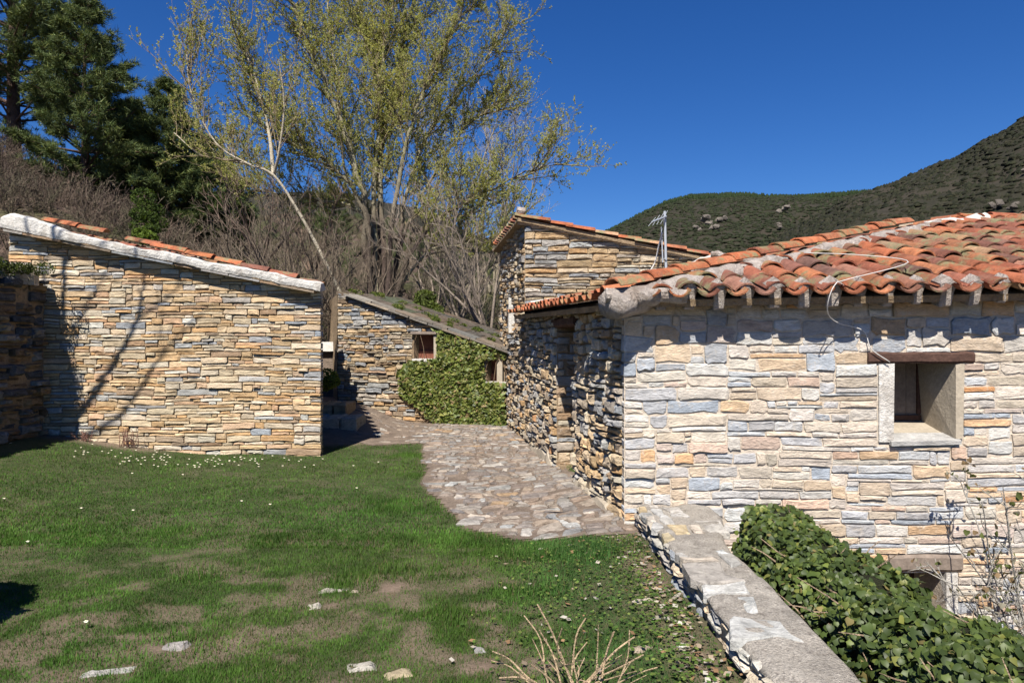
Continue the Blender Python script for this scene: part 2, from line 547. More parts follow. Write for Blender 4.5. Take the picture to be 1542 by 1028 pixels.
def backing(wall, z0, topf, holes, w=-0.02, thick=0.3, u0=0.0, u1=None):
    """flat wall body with rectangular holes (front sheet, with depth at the holes), top along a straight line"""
    u1 = wall.L if u1 is None else u1
    us = sorted(set([u0, u1] + [h[0] for h in holes] + [h[1] for h in holes]))
    V = []; Fc = []
    def quad(p):
        i = len(V); V.extend(p); Fc.append(tuple(range(i, i + len(p))))
    for a, b in zip(us[:-1], us[1:]):
        cuts = sorted([(h[2], h[3]) for h in holes if h[0] < b - 1e-6 and h[1] > a + 1e-6])
        lo = z0
        spans = []
        for (c0, c1) in cuts:
            if c0 > lo + 1e-5: spans.append((lo, lo, c0, c0))
            lo = c1
        spans.append((lo, lo, topf(b), topf(a)))
        for (p, q, r, t) in spans:
            quad([(a, p, w), (b, q, w), (b, r, w), (a, t, w)])
    for (a, b, c, d) in holes:
        e = w - thick
        quad([(a, c, w), (a, d, w), (a, d, e), (a, c, e)]); quad([(b, c, e), (b, d, e), (b, d, w), (b, c, w)])
        quad([(a, c, w), (a, c, e), (b, c, e), (b, c, w)]); quad([(a, d, e), (a, d, w), (b, d, w), (b, d, e)])
    V = np.array(V)
    return wall.P(V[:, 0], V[:, 1], V[:, 2]), Fc

def pick(rng, table):
    r = rng.random() * sum(t[0] for t in table)
    for w, c in table:
        r -= w
        if r <= 0: break
    k = rng.uniform(0.82, 1.16); h = rng.uniform(-0.03, 0.03)
    return tuple(max(0.01, x * k * (1 + s * h * 3)) for x, s in zip(c, (1, 0, -1)))

BUFF = (0.475, 0.365, 0.235); SAND = (0.50, 0.42, 0.31); PALE = (0.53, 0.475, 0.39); BLUE = (0.30, 0.305, 0.31); GREY = (0.37, 0.345, 0.31)
OCHRE = (0.45, 0.305, 0.165); PINK = (0.47, 0.335, 0.24); DARK = (0.15, 0.15, 0.155); BROWN = (0.29, 0.21, 0.14); RUST = (0.42, 0.235, 0.12)

# ------------------------------------------------------------------ ground
def zg(x, y):
    x = np.asarray(x, float); y = np.asarray(y, float)
    z = -1.42 - 0.006 * y
    z = z + sstep(-3.6, -6.6, x) * 0.30 * sstep(3, 8, y)
    z = z + sstep(0.0, 0.9, x) * 0.095 * (1 - sstep(7, 11, y))
    z = z + sstep(9.4, 12.6, y) * sstep(-1.7, -3.1, x) * 0.36
    z = z + (fbm(x * 0.9, y * 0.9, 5, 3) - 0.5) * 0.06
    return z

PATH = np.array([(-0.34, 5.30), (0.15, 4.98), (0.55, 4.86), (0.97, 4.80), (0.97, 5.2), (0.20, 10.05), (-0.12, 12.1), (-1.6, 12.55), (-2.7, 12.7), (-3.1, 12.2), (-2.75, 10.4), (-2.0, 9.75),
                 (-1.30, 9.85), (-1.22, 9.2), (-1.05, 8.2), (-0.87, 7.0), (-0.80, 6.6), (-0.57, 5.9)])
def in_poly(x, y, P):
    x = np.asarray(x, float); y = np.asarray(y, float); r = np.zeros(x.shape, bool)
    n = len(P)
    for i in range(n):
        x0, y0 = P[i]; x1, y1 = P[(i + 1) % n]
        c = ((y0 > y) != (y1 > y)) & (x < (x1 - x0) * (y - y0) / (y1 - y0 + 1e-12) + x0)
        r ^= c
    return r
def poly_dist(x, y, P):
    x = np.asarray(x, float); y = np.asarray(y, float); d = np.full(x.shape, 1e9)
    n = len(P)
    for i in range(n):
        a = P[i]; b = P[(i + 1) % n]; ab = b - a
        t = np.clip(((x - a[0]) * ab[0] + (y - a[1]) * ab[1]) / (ab @ ab), 0, 1)
        d = np.minimum(d, np.hypot(x - a[0] - t * ab[0], y - a[1] - t * ab[1]))
    return d
def path_sd(x, y):
    d = poly_dist(x, y, PATH)
    return np.where(in_poly(x, y, PATH), -d, d) + (fbm(np.asarray(x) * 3, np.asarray(y) * 3, 77, 3) - 0.5) * 0.16

def bareness(x, y):
    """0 = thick turf, 1 = bare soil"""
    x = np.asarray(x, float); y = np.asarray(y, float)
    n = .48 * fbm(x * 1.3 + 0.35 * y, y * 1.8, 31, 4) + .52 * fbm(x * 5.0 + y, y * 6.5, 33, 4)
    near = 1 - sstep(3.2, 6.0, y)
    b = sstep(0.49, 0.60, n + 0.06 * near - 0.03)
    b = np.maximum(b, .8 * sstep(.55, .68, fbm(x * 4.2, y * 5.5, 35, 4)) * (.3 + .7 * near))
    # the lower left of the lawn is thinner, the right by the parapet greener
    b = b * (0.22 + 0.48 * near) * (1 - 0.55 * sstep(-0.1, 0.45, x))
    blob = lambda cx, cy, rx, ry: np.exp(-(((x - cx) / rx) ** 2 + ((y - cy) / ry) ** 2))
    for cx, cy, rx, ry in ((-0.70, 4.0, .24, .16), (-0.15, 3.0, .5, .12), (-1.5, 3.2, .35, .15), (-0.75, 2.75, .35, .18), (-1.9, 3.4, .4, .1), (-1.0, 3.75, .25, .12)):
        b = np.maximum(b, blob(cx, cy, rx, ry) * (-0.5 + 2.6 * fbm(x * 7, y * 7, 91, 4)))
    litter = np.exp(-((x - 0.80) / 0.13) ** 2) * sstep(5.6, 4.2, y) * fbm(x * 6, y * 6, 44, 3) * 1.5
    b = np.maximum(b, litter)
    sd = path_sd(x, y)
    b = np.maximum(b, sstep(0.07, -0.05, sd))
    hb = sstep(8.45, 8.8, y) * sstep(-4.3, -4.8, x) * 0.9
    b = np.maximum(b, hb)
    b = np.maximum(b, sstep(9.5, 9.9, y) * sstep(-2.0, -2.3, x))
    b = np.maximum(b, sstep(12.2, 12.6, y))
    return np.clip(b, 0, 1)

def grid_mesh(name, xs, ys, zf, mat, parent=None, colf=None, smooth=True):
    X, Y = np.meshgrid(xs, ys)
    Z = zf(X, Y)
    V = np.stack([X, Y, Z], -1).reshape(-1, 3)
    ny, nx = X.shape
    i = np.arange(ny * nx).reshape(ny, nx)
    Q = np.stack([i[:-1, :-1], i[:-1, 1:], i[1:, 1:], i[1:, :-1]], -1).reshape(-1, 4)
    col = colf(V[:, 0], V[:, 1]) if colf else None
    return put(name, V, None, mat, parent, col, smooth, Q)

def ground_material():
    m, nt, b = new_mat('lawn_soil')
    p = position(nt)
    a = nd(nt, 'ShaderNodeSeparateColor'); nt.links.new(col_attr(nt), a.inputs[0])
    n1 = noise(nt, p, 5, 6); n2 = noise(nt, p, 60, 5, 0.75); n3 = noise(nt, p, 18, 5)
    soil = mix(nt, 'MIX', ramp(nt, n1, [(0.35, 0), (0.65, 1)]), (0.175, 0.128, 0.092), (0.25, 0.185, 0.137))
    soil = mix(nt, 'MULTIPLY', 1.0, soil, ramp(nt, n2, [(0.3, 0.62), (0.7, 1.25)]))
    turf = mix(nt, 'MIX', ramp(nt, n3, [(0.3, 0), (0.7, 1)]), (0.03, 0.05, 0.014), (0.07, 0.075, 0.03))
    c = mix(nt, 'MIX', a.outputs[0], turf, soil)
    nt.links.new(c, b.inputs['Base Color'])
    bump(nt, b, n2, 0.8, 0.02)
    return m
M['soil'] = ground_material()
def bare_col(x, y):
    b = bareness(x, y); return np.stack([b, b, b], 1)
lawn = grid_mesh('lawn', np.arange(-9.0, 1.02, 0.05), np.arange(0.3, 14.5, 0.05), zg, M['soil'], None, bare_col)
tag(lawn, 'green lawn with bare earth patches in front of the stone houses', None, None, 'structure')

M['earth'] = simple_mat('earth', (0.20, 0.15, 0.105), 0.35, 3, 0.8, 0.05, second=(0.11, 0.11, 0.05), sec_scale=1.2)
M['brush_soil'] = simple_mat('brush_soil', (0.095, 0.066, 0.05), 0.45, 1.5, 0.9, 0.1, second=(0.08, 0.085, 0.035), sec_scale=0.35, fine=9)

def zt(x, y):
    """hillside behind the houses"""
    x = np.asarray(x, float); y = np.asarray(y, float)
    sp = np.minimum(np.log1p(np.exp(np.clip(-(x + 6.2), -30, 30))), 13)
    z = -1.9 + sstep(9.5, 22, y) * (1.7 + 0.56 * sp)
    fall = 1 - sstep(-0.02, 0.12, x / np.maximum(y, 1))
    z = z - 0.30 * np.clip(sp, 0, 13) * sstep(26, 50, y) + np.maximum(0, y - 42) * 0.235 * fall - 4 * (1 - fall) * sstep(14, 40, y)
    z = z + (fbm(x * 0.25, y * 0.25, 3, 4) - 0.5) * 1.4 * sstep(10, 18, y)
    z = z - 1.2 * sstep(-7.5, -6.5, x) * (1 - sstep(12.5, 14.5, y))
    return z
hill = grid_mesh('hillside', np.concatenate([np.arange(-110, -24, 4.0), np.arange(-24, 8, 0.5), np.arange(8, 60, 4.0)]), np.concatenate([np.arange(9.0, 32, 0.5), np.arange(32, 120, 3.0)]), zt, M['brush_soil'])
tag(hill, 'brown scrub-covered hillside behind the houses', None, None, 'structure')
ter = grid_mesh('terrain', np.linspace(-2600, 2600, 60), np.linspace(-2600, 2600, 60), lambda x, y: -9.0 + 0 * x - 0.004 * np.hypot(x, y), M['brush_soil'])
tag(ter, 'wide valley floor reaching to the horizon', None, None, 'structure')
yard = grid_mesh('yard', np.arange(0.95, 14, 0.25), np.arange(-3, 5.4, 0.25), lambda x, y: -2.6 + (fbm(x * 2, y * 2, 8) - 0.5) * 0.08, M['earth'])
tag(yard, 'lower yard behind the hedge', None, None, 'structure')
near = grid_mesh('ground', np.concatenate([[-400, -100], np.arange(-30, 1.0, 1.0), [0.9]]), np.concatenate([[-400, -100], np.arange(-20, 9.6, 1.0), [11]]), lambda x, y: -1.62 + 0 * x, M['earth'])
tag(near, 'earth ground under the lawn', None, None, 'structure')

# ------------------------------------------------------------------ roof tiles
def norm(v):
    v = np.asarray(v, float); return v / np.linalg.norm(v)

def barrel(O, R, U, N, s, t0, t1, r0, r1, l0, l1, convex=True, th=0.012, A=1.08, seg=8, skew=0.0):
    """a half-round clay tile; s across, t0..t1 up the slope, r lower/upper radius, l lower/upper lift"""
    def arc(r, lift, t, ss):
        out = []
        for i in range(seg + 1):
            a = -A + 2 * A * i / seg
            h = r * (math.cos(a) - math.cos(A)) if convex else -r * (math.cos(a) - math.cos(A))
            out.append(O + R * (ss + r * math.sin(a)) + U * t + N * (lift + h))
        return out
    def arc_in(r, lift, t, ss):
        out = []
        for i in range(seg + 1):
            a = -A + 2 * A * i / seg
            rr = r - th
            h = (rr * math.cos(a) - r * math.cos(A)) if convex else -(rr * math.cos(a) - r * math.cos(A))
            out.append(O + R * (ss + rr * math.sin(a)) + U * t + N * (lift + h))
        return out
    s2 = s + skew
    a, b, c, d = arc(r0, l0, t0, s), arc(r1, l1, t1, s2), arc_in(r0, l0, t0, s), arc_in(r1, l1, t1, s2)
    n = seg + 1
    V = a + b + c + d + a + c + b + d
    Fc = []
    for i in range(seg):
        Fc.append((i, i + 1, n + i + 1, n + i)); Fc.append((2 * n + i + 1, 2 * n + i, 3 * n + i, 3 * n + i + 1))
        Fc.append((4 * n + i + 1, 4 * n + i, 5 * n + i, 5 * n + i + 1)); Fc.append((6 * n + i, 6 * n + i + 1, 7 * n + i + 1, 7 * n + i))
    return np.array(V), Fc

TILE_COL = [(5, (0.34, 0.118, 0.06)), (4, (0.285, 0.10, 0.06)), (2, (0.39, 0.15, 0.07)), (2.4, (0.225, 0.09, 0.06)), (1.0, (0.35, 0.22, 0.13)), (1.2, (0.18, 0.09, 0.065)), (1.5, (0.32, 0.15, 0.10))]
TILE_NEW = [(4, (0.40, 0.125, 0.055)), (2, (0.43, 0.15, 0.07)), (1.5, (0.33, 0.105, 0.055))]

def tiling(rng, parent, O, R, U, N, s_range, tmax, pitch=0.205, expo=0.36, length=0.45, pal=TILE_COL, rows=None, cover_off=0.035, covers_only=False):
    out = []
    s = s_range[0]
    while s < s_range[1]:
        tm = tmax(s)
        k = 0
        t = -0.03 + rng.uniform(-0.012, 0.012)
        while t < tm - 0.12 and (rows is None or k < rows) and not covers_only:      # channel
            t1 = min(t + length, tm)
            V, Fc = barrel(O, R, U, N, s + rng.uniform(-.006, .006), t, t1, 0.092, 0.104, 0.090 + rng.uniform(-.004, .004), 0.070, False)
            out.append(dict(V=V, F=Fc, c=pick(rng, pal), parent=parent, bias=0.4 if k else 0.9)); t += expo; k += 1
        sc = s + pitch / 2
        tm = tmax(sc); t = cover_off + rng.uniform(-0.02, 0.02); k = 0
        while t < tm - 0.12 and (rows is None or k < rows):      # cover
            t1 = min(t + length, tm)
            V, Fc = barrel(O, R, U, N, sc + rng.uniform(-.014, .014), t, t1, 0.099 + rng.uniform(-.006, .004), 0.086, 0.070 + rng.uniform(-.010, .014), 0.046, True, skew=rng.uniform(-.016, .016))
            out.append(dict(V=V, F=Fc, c=pick(rng, pal), parent=parent)); t += expo + rng.uniform(-.07, .035); k += 1
        s += pitch
    return out

def tile_row(rng, parent, A, B, up, r=0.105, expo=0.34, length=0.43, pal=TILE_NEW, lift=0.0, jitter=0.008, skip=0.0):
    """ridge, hip or verge tiles from A (low) to B (high)"""
    A = np.array(A, float); B = np.array(B, float)
    U = norm(B - A); R = norm(np.cross(U, up)); N = np.cross(R, U)
    L = np.linalg.norm(B - A); out = []; t = 0
    while t < L - 0.1:
        if rng.random() >= skip:
            V, Fc = barrel(A, R, U, N, rng.uniform(-jitter, jitter), t, min(t + length, L + 0.05), r, r * 0.84, lift + 0.02 + rng.uniform(-.004, .006), lift, True, skew=rng.uniform(-jitter, jitter))
            out.append(dict(V=V, F=Fc, c=pick(rng, pal), parent=parent))
        t += expo + rng.uniform(-.015, .015)
    return out

def lumpy(rng, P, ry, rz, seed, k=8, amp=0.35):
    """irregular mortar bead along a polyline: half-width ry, half-height rz"""
    P = np.asarray(P, float); n = len(P)
    T = np.gradient(P, axis=0); T /= np.linalg.norm(T, axis=1)[:, None]
    up = np.array([0, 0, 1.0]); V = []
    for i in range(n):
        Rr = norm(np.cross(T[i], up)); Nn = np.cross(Rr, T[i])
        for j in range(k):
            a = 2 * math.pi * j / k
            f = 1 + amp * (fbm(np.array([i * 0.45 + seed]), np.array([j * 0.9 + seed * 3]), seed, 3)[0] - 0.5) * 2
            V.append(P[i] + Rr * math.cos(a) * ry * f + Nn * math.sin(a) * rz * f)
    Fc = []
    for i in range(n - 1):
        for j in range(k):
            j2 = (j + 1) % k; Fc.append((i * k + j, i * k + j2, (i + 1) * k + j2, (i + 1) * k + j))
    Fc.append(tuple(range(k - 1, -1, -1))); Fc.append(tuple((n - 1) * k + j for j in range(k)))
    return np.array(V), Fc

def lerp_line(A, B, n):
    A = np.array(A, float); B = np.array(B, float)
    return A + (B - A) * np.linspace(0, 1, n)[:, None]

def quad_slab(P, th, N):
    P = np.array(P, float); N = np.array(N, float)
    n = len(P); V = np.concatenate([P, P - N * th])
    Fc = [tuple(range(n)), tuple(range(2 * n - 1, n - 1, -1))] + [(i, n + i, n + (i + 1) % n, (i + 1) % n) for i in range(n)]
    return V, Fc

def plank_vf(wall, u0, u1, v0, v1, w0, w1, rng=None, j=0.004):
    V, Fc = box_vf(u0, u1, v0, v1, w0, w1)
    if rng: V = V + np.array([[rng.uniform(-j, j) for _ in range(3)] for _ in range(8)])
    return wall.P(V[:, 0], V[:, 1], V[:, 2]), [tuple(f) for f in Fc]

def beam_vf(rng, wall, u0, u1, v0, v1, w0, w1, n=10, wob=0.008):
    """rough-hewn beam: wobbling box with chamfered section"""
    V = []; Fc = []
    h = (v1 - v0); d = (w1 - w0); c = 0.18 * min(h, d)
    for i in range(n + 1):
        u = u0 + (u1 - u0) * i / n
        dv = rng.uniform(-wob, wob); dw = rng.uniform(-wob, wob)
        sec = [(v0 + c, w0), (v0, w0 + c), (v0, w1 - c), (v0 + c, w1), (v1 - c, w1), (v1, w1 - c), (v1, w0 + c), (v1 - c, w0)]
        V += [(u, a + dv + rng.uniform(-.3, .3) * wob, b + dw * 0.6) for a, b in sec]
    for i in range(n):
        for j in range(8):
            j2 = (j + 1) % 8; Fc.append((i * 8 + j, (i + 1) * 8 + j, (i + 1) * 8 + j2, i * 8 + j2))
    Fc.append(tuple(range(8))); Fc.append(tuple(n * 8 + j for j in range(7, -1, -1)))
    V = np.array(V)
    return wall.P(V[:, 0], V[:, 1], V[:, 2]), Fc

# ================================================================== low house at the right
rng = random.Random(11)
house = empty('stone_house', (2.5, 7.0, -1.4), 'low stone house with orange hip tiled roof and small recessed window above the hedge', 'house')
fw = Wall((0.838, 5.1), (7.2, 5.1)); sw = Wall((0.185, 10.0), (0.838, 5.1))
RT = norm((1, 0, 0.018)); RU = norm((0, 1, 0.326)); RN = np.cross(RT, RU)
RO = np.array([0.70, 4.87, 0.275])
APEX = RO + RT * 4.5 + RU * 3.34
def front_top(u): return 0.315 + 0.018 * u
wu0, wz1 = fw.uv(1345, 547); wu1, wz0 = fw.uv(1440, 664)
lu0, lz1 = fw.uv(1342, 862); lu1, lz0 = fw.uv(1424, 985)
holes = [(wu0, wu1, wz0, wz1), (lu0, lu1, lz0, lz1)]
V, Fc = backing(fw, -2.75, front_top, holes, -0.006, 0.45)
front = put('wall', V, Fc, M['mortar_pale'], house)
def pal_front(rng, u, v):
    k = float(fbm(np.array([u * 1.4]), np.array([v * 3]), 12, 2)[0])
    low = v < -0.55
    t = [(1.4, (0.50, 0.405, 0.30)), (2.2, (0.52, 0.445, 0.355)), (2.6, (0.54, 0.495, 0.435)), (2.8 if k > .45 else 1.3, (0.39, 0.395, 0.405)), (3.0, (0.46, 0.44, 0.415)), (0.6, (0.52, 0.35, 0.21)), (1.6 if low else 0.6, (0.51, 0.395, 0.32)), (0.12, RUST)]
    return tuple(x * 1.06 for x in pick(rng, t))
lint_u0, lint_v1 = fw.uv(1306, 531); lint_u1, lint_v0 = fw.uv(1466, 547)
ll0, ll1 = fw.uv(1338, 834)[0], fw.uv(1448, 834)[0]; llz1 = fw.uv(1338, 834)[1]; llz0 = fw.uv(1338, 861)[1]
jl = fw.uv(1322, 600)[0]; jr = fw.uv(1450, 600)[0]; sill_z0 = fw.uv(1350, 672)[1]
obs = [(jl, jr, sill_z0, wz1), (lint_u0, lint_u1, wz1, lint_v1), (lu0, lu1 + 0.09, lz0, lz1), (ll0, ll1, llz0, llz1)]
stones = []
for sid, (zb, zt_, wr, hr, thin) in enumerate([(-2.6, -0.5, (0.14, 0.42), (0.07, 0.125), 0.35), ]):
    pass
stones += masonry(rng, fw, -2.6, 0.36, (0.11, 0.42), lambda lv: (0.075, 0.15) if lv > -0.30 else (0.045, 0.105), front, pal_front, gap=0.0055, rough=0.26, depth=0.10, proud=(-0.002, 0.012), topf=lambda u: front_top(u) - 0.004, obstacles=obs,
                  wamp=0.022, thin=0.36, bev=0.004, tilt=0.03, wig=0.006, seed=3)
# quoin stones reach back round the corner
for p in stones:
    if p['V'][:, 0].min() < 0.90:
        d = p['V'][:, 1] > 5.15
        p['V'][d, 1] += rng.uniform(0.05, 0.2)
# side wall with the doorway
du1 = sw.L - (6.85 - 5.1) / 0.9912; du0 = sw.L - (7.76 - 5.1) / 0.9912
dz0, dz1 = -1.40, 0.16
def side_top(u): return 0.40 - 0.08 * u / sw.L
V, Fc = backing(sw, -1.75, side_top, [(du0, du1, dz0, dz1)], -0.03, 0.32)
side = put('wall', V, Fc, M['mortar_earth'], house)
def pal_side(rng, u, v):
    return pick(rng, [(3, BUFF), (1, OCHRE), (2.2, (0.32, 0.25, 0.18)), (2.6, GREY), (1.0, BLUE), (2, SAND), (0.15, RUST)])
stones += masonry(rng, sw, -1.62, 0.42, (0.13, 0.34), (0.055, 0.12), side, pal_side, gap=0.009, rough=0.2, depth=0.08, proud=(-0.015, 0.03), topf=lambda u: side_top(u) - 0.004,
                  obstacles=[(du0, du1, dz0, dz1)], edge=(0, 0.13), wamp=0.03, thin=0.25, bev=0.016, tilt=0.13, seed=5)
# doorway jamb stones, coloured darker to stand for shade (far jamb faces the camera)
jw = Wall(sw.a + sw.u * du0 - sw.n * 0.33, sw.a + sw.u * du0 - sw.n * 0.02)
jw = Wall(jw.b, jw.a)
if jw.n[1] > 0: jw = Wall(jw.b, jw.a)
stones += masonry(rng, jw, dz0 - 0.05, dz1, (0.16, 0.34), (0.07, 0.13), side, lambda r, u, v: pick(r, [(2, GREY), (2, BROWN), (1, BLUE), (1, SAND)]), gap=0.006, depth=0.05, proud=(0.004, 0.016), seed=6, thin=.2)
emit(stones, 'stone', 'stonework', M['stone_front'])
# door
mb = MB()
for k in range(5):
    a = du0 + (du1 - du0) * k / 5 + 0.003; b = du0 + (du1 - du0) * (k + 1) / 5 - 0.003
    V, Fc = plank_vf(sw, a, b, dz0, dz1, -0.34, -0.30, rng, 0.002)
    if k == 0: door = put('door', V, Fc, M['wood_dark'], house)
    else: put('plank', V, Fc, M['wood_dark'], door)
V, Fc = beam_vf(rng, sw, du0 - 0.12, du1 + 0.12, dz1, dz1 + 0.1, -0.3, 0.02); put('lintel', V, Fc, M['wood_dark'], house)
# mortared apron along the foot of the side wall
mb = MB()
for (ua, ub, h) in ((du1 + 0.02, sw.L - 0.25, 0.10), (0.55, du0 - 0.03, 0.16)):
    n = 26; V = []; Fc = []
    for i in range(n + 1):
        u = ua + (ub - ua) * i / n
        P = sw.P(np.array([u]), np.array([0]), np.array([0]))[0]
        zb = zg(P[0], P[1]) - 0.05
        hh = h * (0.1 + 1.7 * fbm(np.array([u * 5]), np.array([h * 9]), 21, 4)[0]) * min(1, 6 * min(i, n - i) / n + 0.15)
        for f, w in ((0, 0.045), (0.45, 0.036), (0.85, 0.022), (1.0, -0.02)):
            V.append(sw.P(np.array([u]), np.array([zb + hh * f]), np.array([w + 0.012 * (vnoise(u * 9, f * 5, 4) - .5)]))[0])
    for i in range(n):
        for j in range(3): Fc.append((i * 4 + j, (i + 1) * 4 + j, (i + 1) * 4 + j + 1, i * 4 + j + 1))
    put('render_patch', V, Fc, M['plaster'], side)
# window of the front
V, Fc = beam_vf(rng, fw, lint_u0, lint_u1, wz1 + 0.001, lint_v1 + 0.006, -0.30, 0.022, 12, 0.006); put('lintel', V, Fc, M['wood_dark'], house)
win = None
V, Fc = plank_vf(fw, jl, wu0, sill_z0 + 0.04, wz1 - 0.001, -0.2, 0.010, rng, 0.006); put('jamb', V, Fc, M['mortar_white'], house)
V, Fc = plank_vf(fw, wu1, jr, sill_z0 + 0.06, wz1 - 0.001, -0.2, 0.006, rng, 0.006); put('jamb', V, Fc, M['plaster'], house)
# plastered reveal: right side, floor, ceiling
rv = MB()
e = -0.445
for q in ([(wu1 - .004, wz0, 0), (wu1 - .004, wz0, e), (wu1 - .05, wz1, e), (wu1 - .004, wz1, 0)], [(wu0 + .004, wz0, e), (wu0 + .004, wz0, 0), (wu0 + .004, wz1, 0), (wu0 + .004, wz1, e)],
          [(wu0, wz0 + .004, 0), (wu1, wz0 + .004, 0), (wu1, wz0 + .11, e), (wu0, wz0 + .11, e)]):
    q = np.array(q); rv.add(fw.P(q[:, 0], q[:, 1], q[:, 2]), [(0, 1, 2, 3)])
rv.build('window_reveal', M['plaster'], house)
V, Fc = quad_slab(fw.P(np.array([wu0 - .03, wu1 + .02, wu1 + .02, wu0 - .03]), np.array([wz0 + 0.0, wz0 + 0.012, wz0 + .045, wz0 + .04]), np.array([0.035, 0.03, -0.15, -0.15])), 0.032, (0, 0, 1))
put('sill', V, Fc, M['slate'], house, (0.40, 0.39, 0.37))
shut = None
su0, su1 = wu0 + 0.01, wu1 - 0.02
for k in range(4):
    a = su0 + (su1 - su0) * k / 4 + .002; b = su0 + (su1 - su0) * (k + 1) / 4 - .002
    V, Fc = plank_vf(fw, a, b, wz0 + .1, wz1, e - 0.0, e + 0.02, rng, 0.001)
    if shut is None: shut = put('shutter', V, Fc, M['wood_grey'], house)
    else: put('plank', V, Fc, M['wood_grey'], shut)
V, Fc = plank_vf(fw, su0, su1, wz0 + .11, wz0 + .15, e + .022, e + 0.04, rng, 0.001); put('rail', V, Fc, M['wood_dark'], shut)
V, Fc = plank_vf(fw, su1 - .03, su1, wz0 + .16, wz1, e + .022, e + 0.04, rng, 0.001); put('stile', V, Fc, M['wood_dark'], shut)
# lower opening behind the hedge
V, Fc = beam_vf(rng, fw, ll0, ll1, llz0, llz1, -0.3, 0.02, 8, 0.004); put('lintel', V, Fc, M['wood_grey'], house)
V, Fc = plank_vf(fw, lu1, lu1 + .085, lz0, lz1 - .002, -0.2, 0.012, rng, .004); put('jamb', V, Fc, M['mortar_white'], house)
V, Fc = plank_vf(fw, lu0, lu1, lz0, lz1, -0.44, -0.40); put('shutter', V, Fc, M['wood_dark'], house)
# --- roof
HF = RO + np.array([0, 0, 0.0])                       # hip foot
LO = np.array([0.185 - 0.19, 10.0, 0.375])            # far end of the side eave
LRd = norm(HF - LO); 
LH = np.array([0.9912, 0.1322, 0.0]); 
BACK = np.array([3.40, 9.93, 1.06])                   # where the rear hip dies against the tall house
fr_poly = [RO + RU * 0.05, RO + RT * 6.4 + RU * 0.05, RO + RT * 6.4 + RU * 3.34, APEX]
V, Fc = quad_slab([p + RN * 0.0 for p in fr_poly], 0.05, RN)
roof = put('roof', V, Fc, M['mortar_earth'], house)
Nl = norm(np.cross(LRd, APEX - LO)); Nl = Nl if Nl[2] > 0 else -Nl
V, Fc = quad_slab([LO + LH * .04, HF + LH * .06, APEX, BACK], 0.05, Nl)
roof_l = put('roof', V, Fc, M['mortar_earth'], house)
hipdir = APEX - HF
def hip_t(s):
    """slope length available at s on the front slope"""
    full = np.dot(APEX - RO, RU); sx = np.dot(APEX - RO, RT)
    return full * min(1.0, max(0.0, s) / sx)
tiles = tiling(rng, roof, RO, RT, RU, RN, (0.28, 6.3), lambda s: hip_t(s) + 0.02)
LU = norm(np.cross(Nl, LRd)); LU = LU if LU[2] > 0 else -LU
tiles += tiling(rng, roof_l, LO, LRd, LU, Nl, (0.05, 4.95), lambda s: 0.95, pal=TILE_NEW, rows=2)
N_hip = norm(RN + Nl)
hA = HF + N_hip * 0.10 - RT * .02; hB = HF + (APEX - HF) * 0.80 + N_hip * 0.125 - RT * .03
tiles += tile_row(rng, roof, hA + norm(hipdir) * 0.06, hB, N_hip, r=0.105, lift=0.0)
tiles += tile_row(rng, roof, BACK + np.array([0, 0, 0.07]), APEX + np.array([0, 0, .05]), (0, 0, 1), pal=TILE_COL + [(2, (0.47, 0.36, 0.25))], r=0.1)
tiles += tile_row(rng, roof, BACK + np.array([.02, -.35, -0.02]), APEX + np.array([-.25, -.2, -.02]), (0, 0, 1), pal=TILE_COL + [(2, (0.47, 0.36, 0.25))], r=0.1)
rA = APEX + np.array([0.05, 0, 0.05]); tiles += tile_row(rng, roof, rA, rA + RT * 2.0, (0, 0, 1), pal=TILE_NEW + [(2, (0.5, 0.33, 0.19))], r=0.1, expo=0.38)
emit(tiles, 'roof_tile', 'roof_tiling', M['tile'], smooth=True)
# mortar beds
n = 60
P = lerp_line(HF + RT * 0.17 + RN * 0.03, HF + (APEX - HF) * 0.86 + RT * .19 + RN * 0.03, n); V, Fc = lumpy(rng, P, 0.085, 0.085, 3, 10, 0.5); put('mortar_bed', V, Fc, M['mortar_hip'], roof, smooth=True)
P = lerp_line(HF - N_hip * 0.02, APEX - N_hip * 0.02, n); V, Fc = lumpy(rng, P, 0.13, 0.10, 5, 10, 0.25); put('mortar_bed', V, Fc, M['mortar_hip'], roof_l, smooth=True)
P = lerp_line(HF + (APEX - HF) * 0.83 + RT * .1, APEX + RT * 0.35, 20); V, Fc = lumpy(rng, P, 0.16, 0.10, 8, 10, 0.5); put('mortar_bed', V, Fc, M['mortar_white'], roof, smooth=True)
P = lerp_line(BACK + np.array([0, -.15, .0]), APEX, 40); V, Fc = lumpy(rng, P, 0.16, 0.07, 9, 10, 0.4); put('mortar_bed', V, Fc, M['mortar_hip'], roof_l, smooth=True)
P = lerp_line(APEX - RU * .06, APEX + RT * 2 - RU * .06, 24); V, Fc = lumpy(rng, P, 0.08, 0.08, 19, 10, 0.4); put('mortar_bed', V, Fc, M['mortar_pale'], roof, smooth=True)
# corner lump of mortar under the hip end
P = np.array([RO + RT * s + RU * 0.05 + RN * (0.045 - .03 * s) for s in np.linspace(-0.03, 0.55, 16)]); V, Fc = lumpy(rng, P, 0.062, 0.05, 14, 12, 0.35); put('mortar_bed', V, Fc, M['mortar_hip'], roof)
# pale flashing where the side slope meets the tall house
P = np.array([W(800, 462, 9.93), W(900, 448, 9.9), W(960, 432, 9.9), W(1030, 408, 9.9), W(1075, 392, 9.9)]); P[:, 2] += 0.0
P = smooth_line(P, 8); V, Fc = lumpy(rng, P, 0.09, 0.10, 25, 8, 0.35); put('mortar_bed', V, Fc, M['mortar_white'], roof_l, smooth=True)
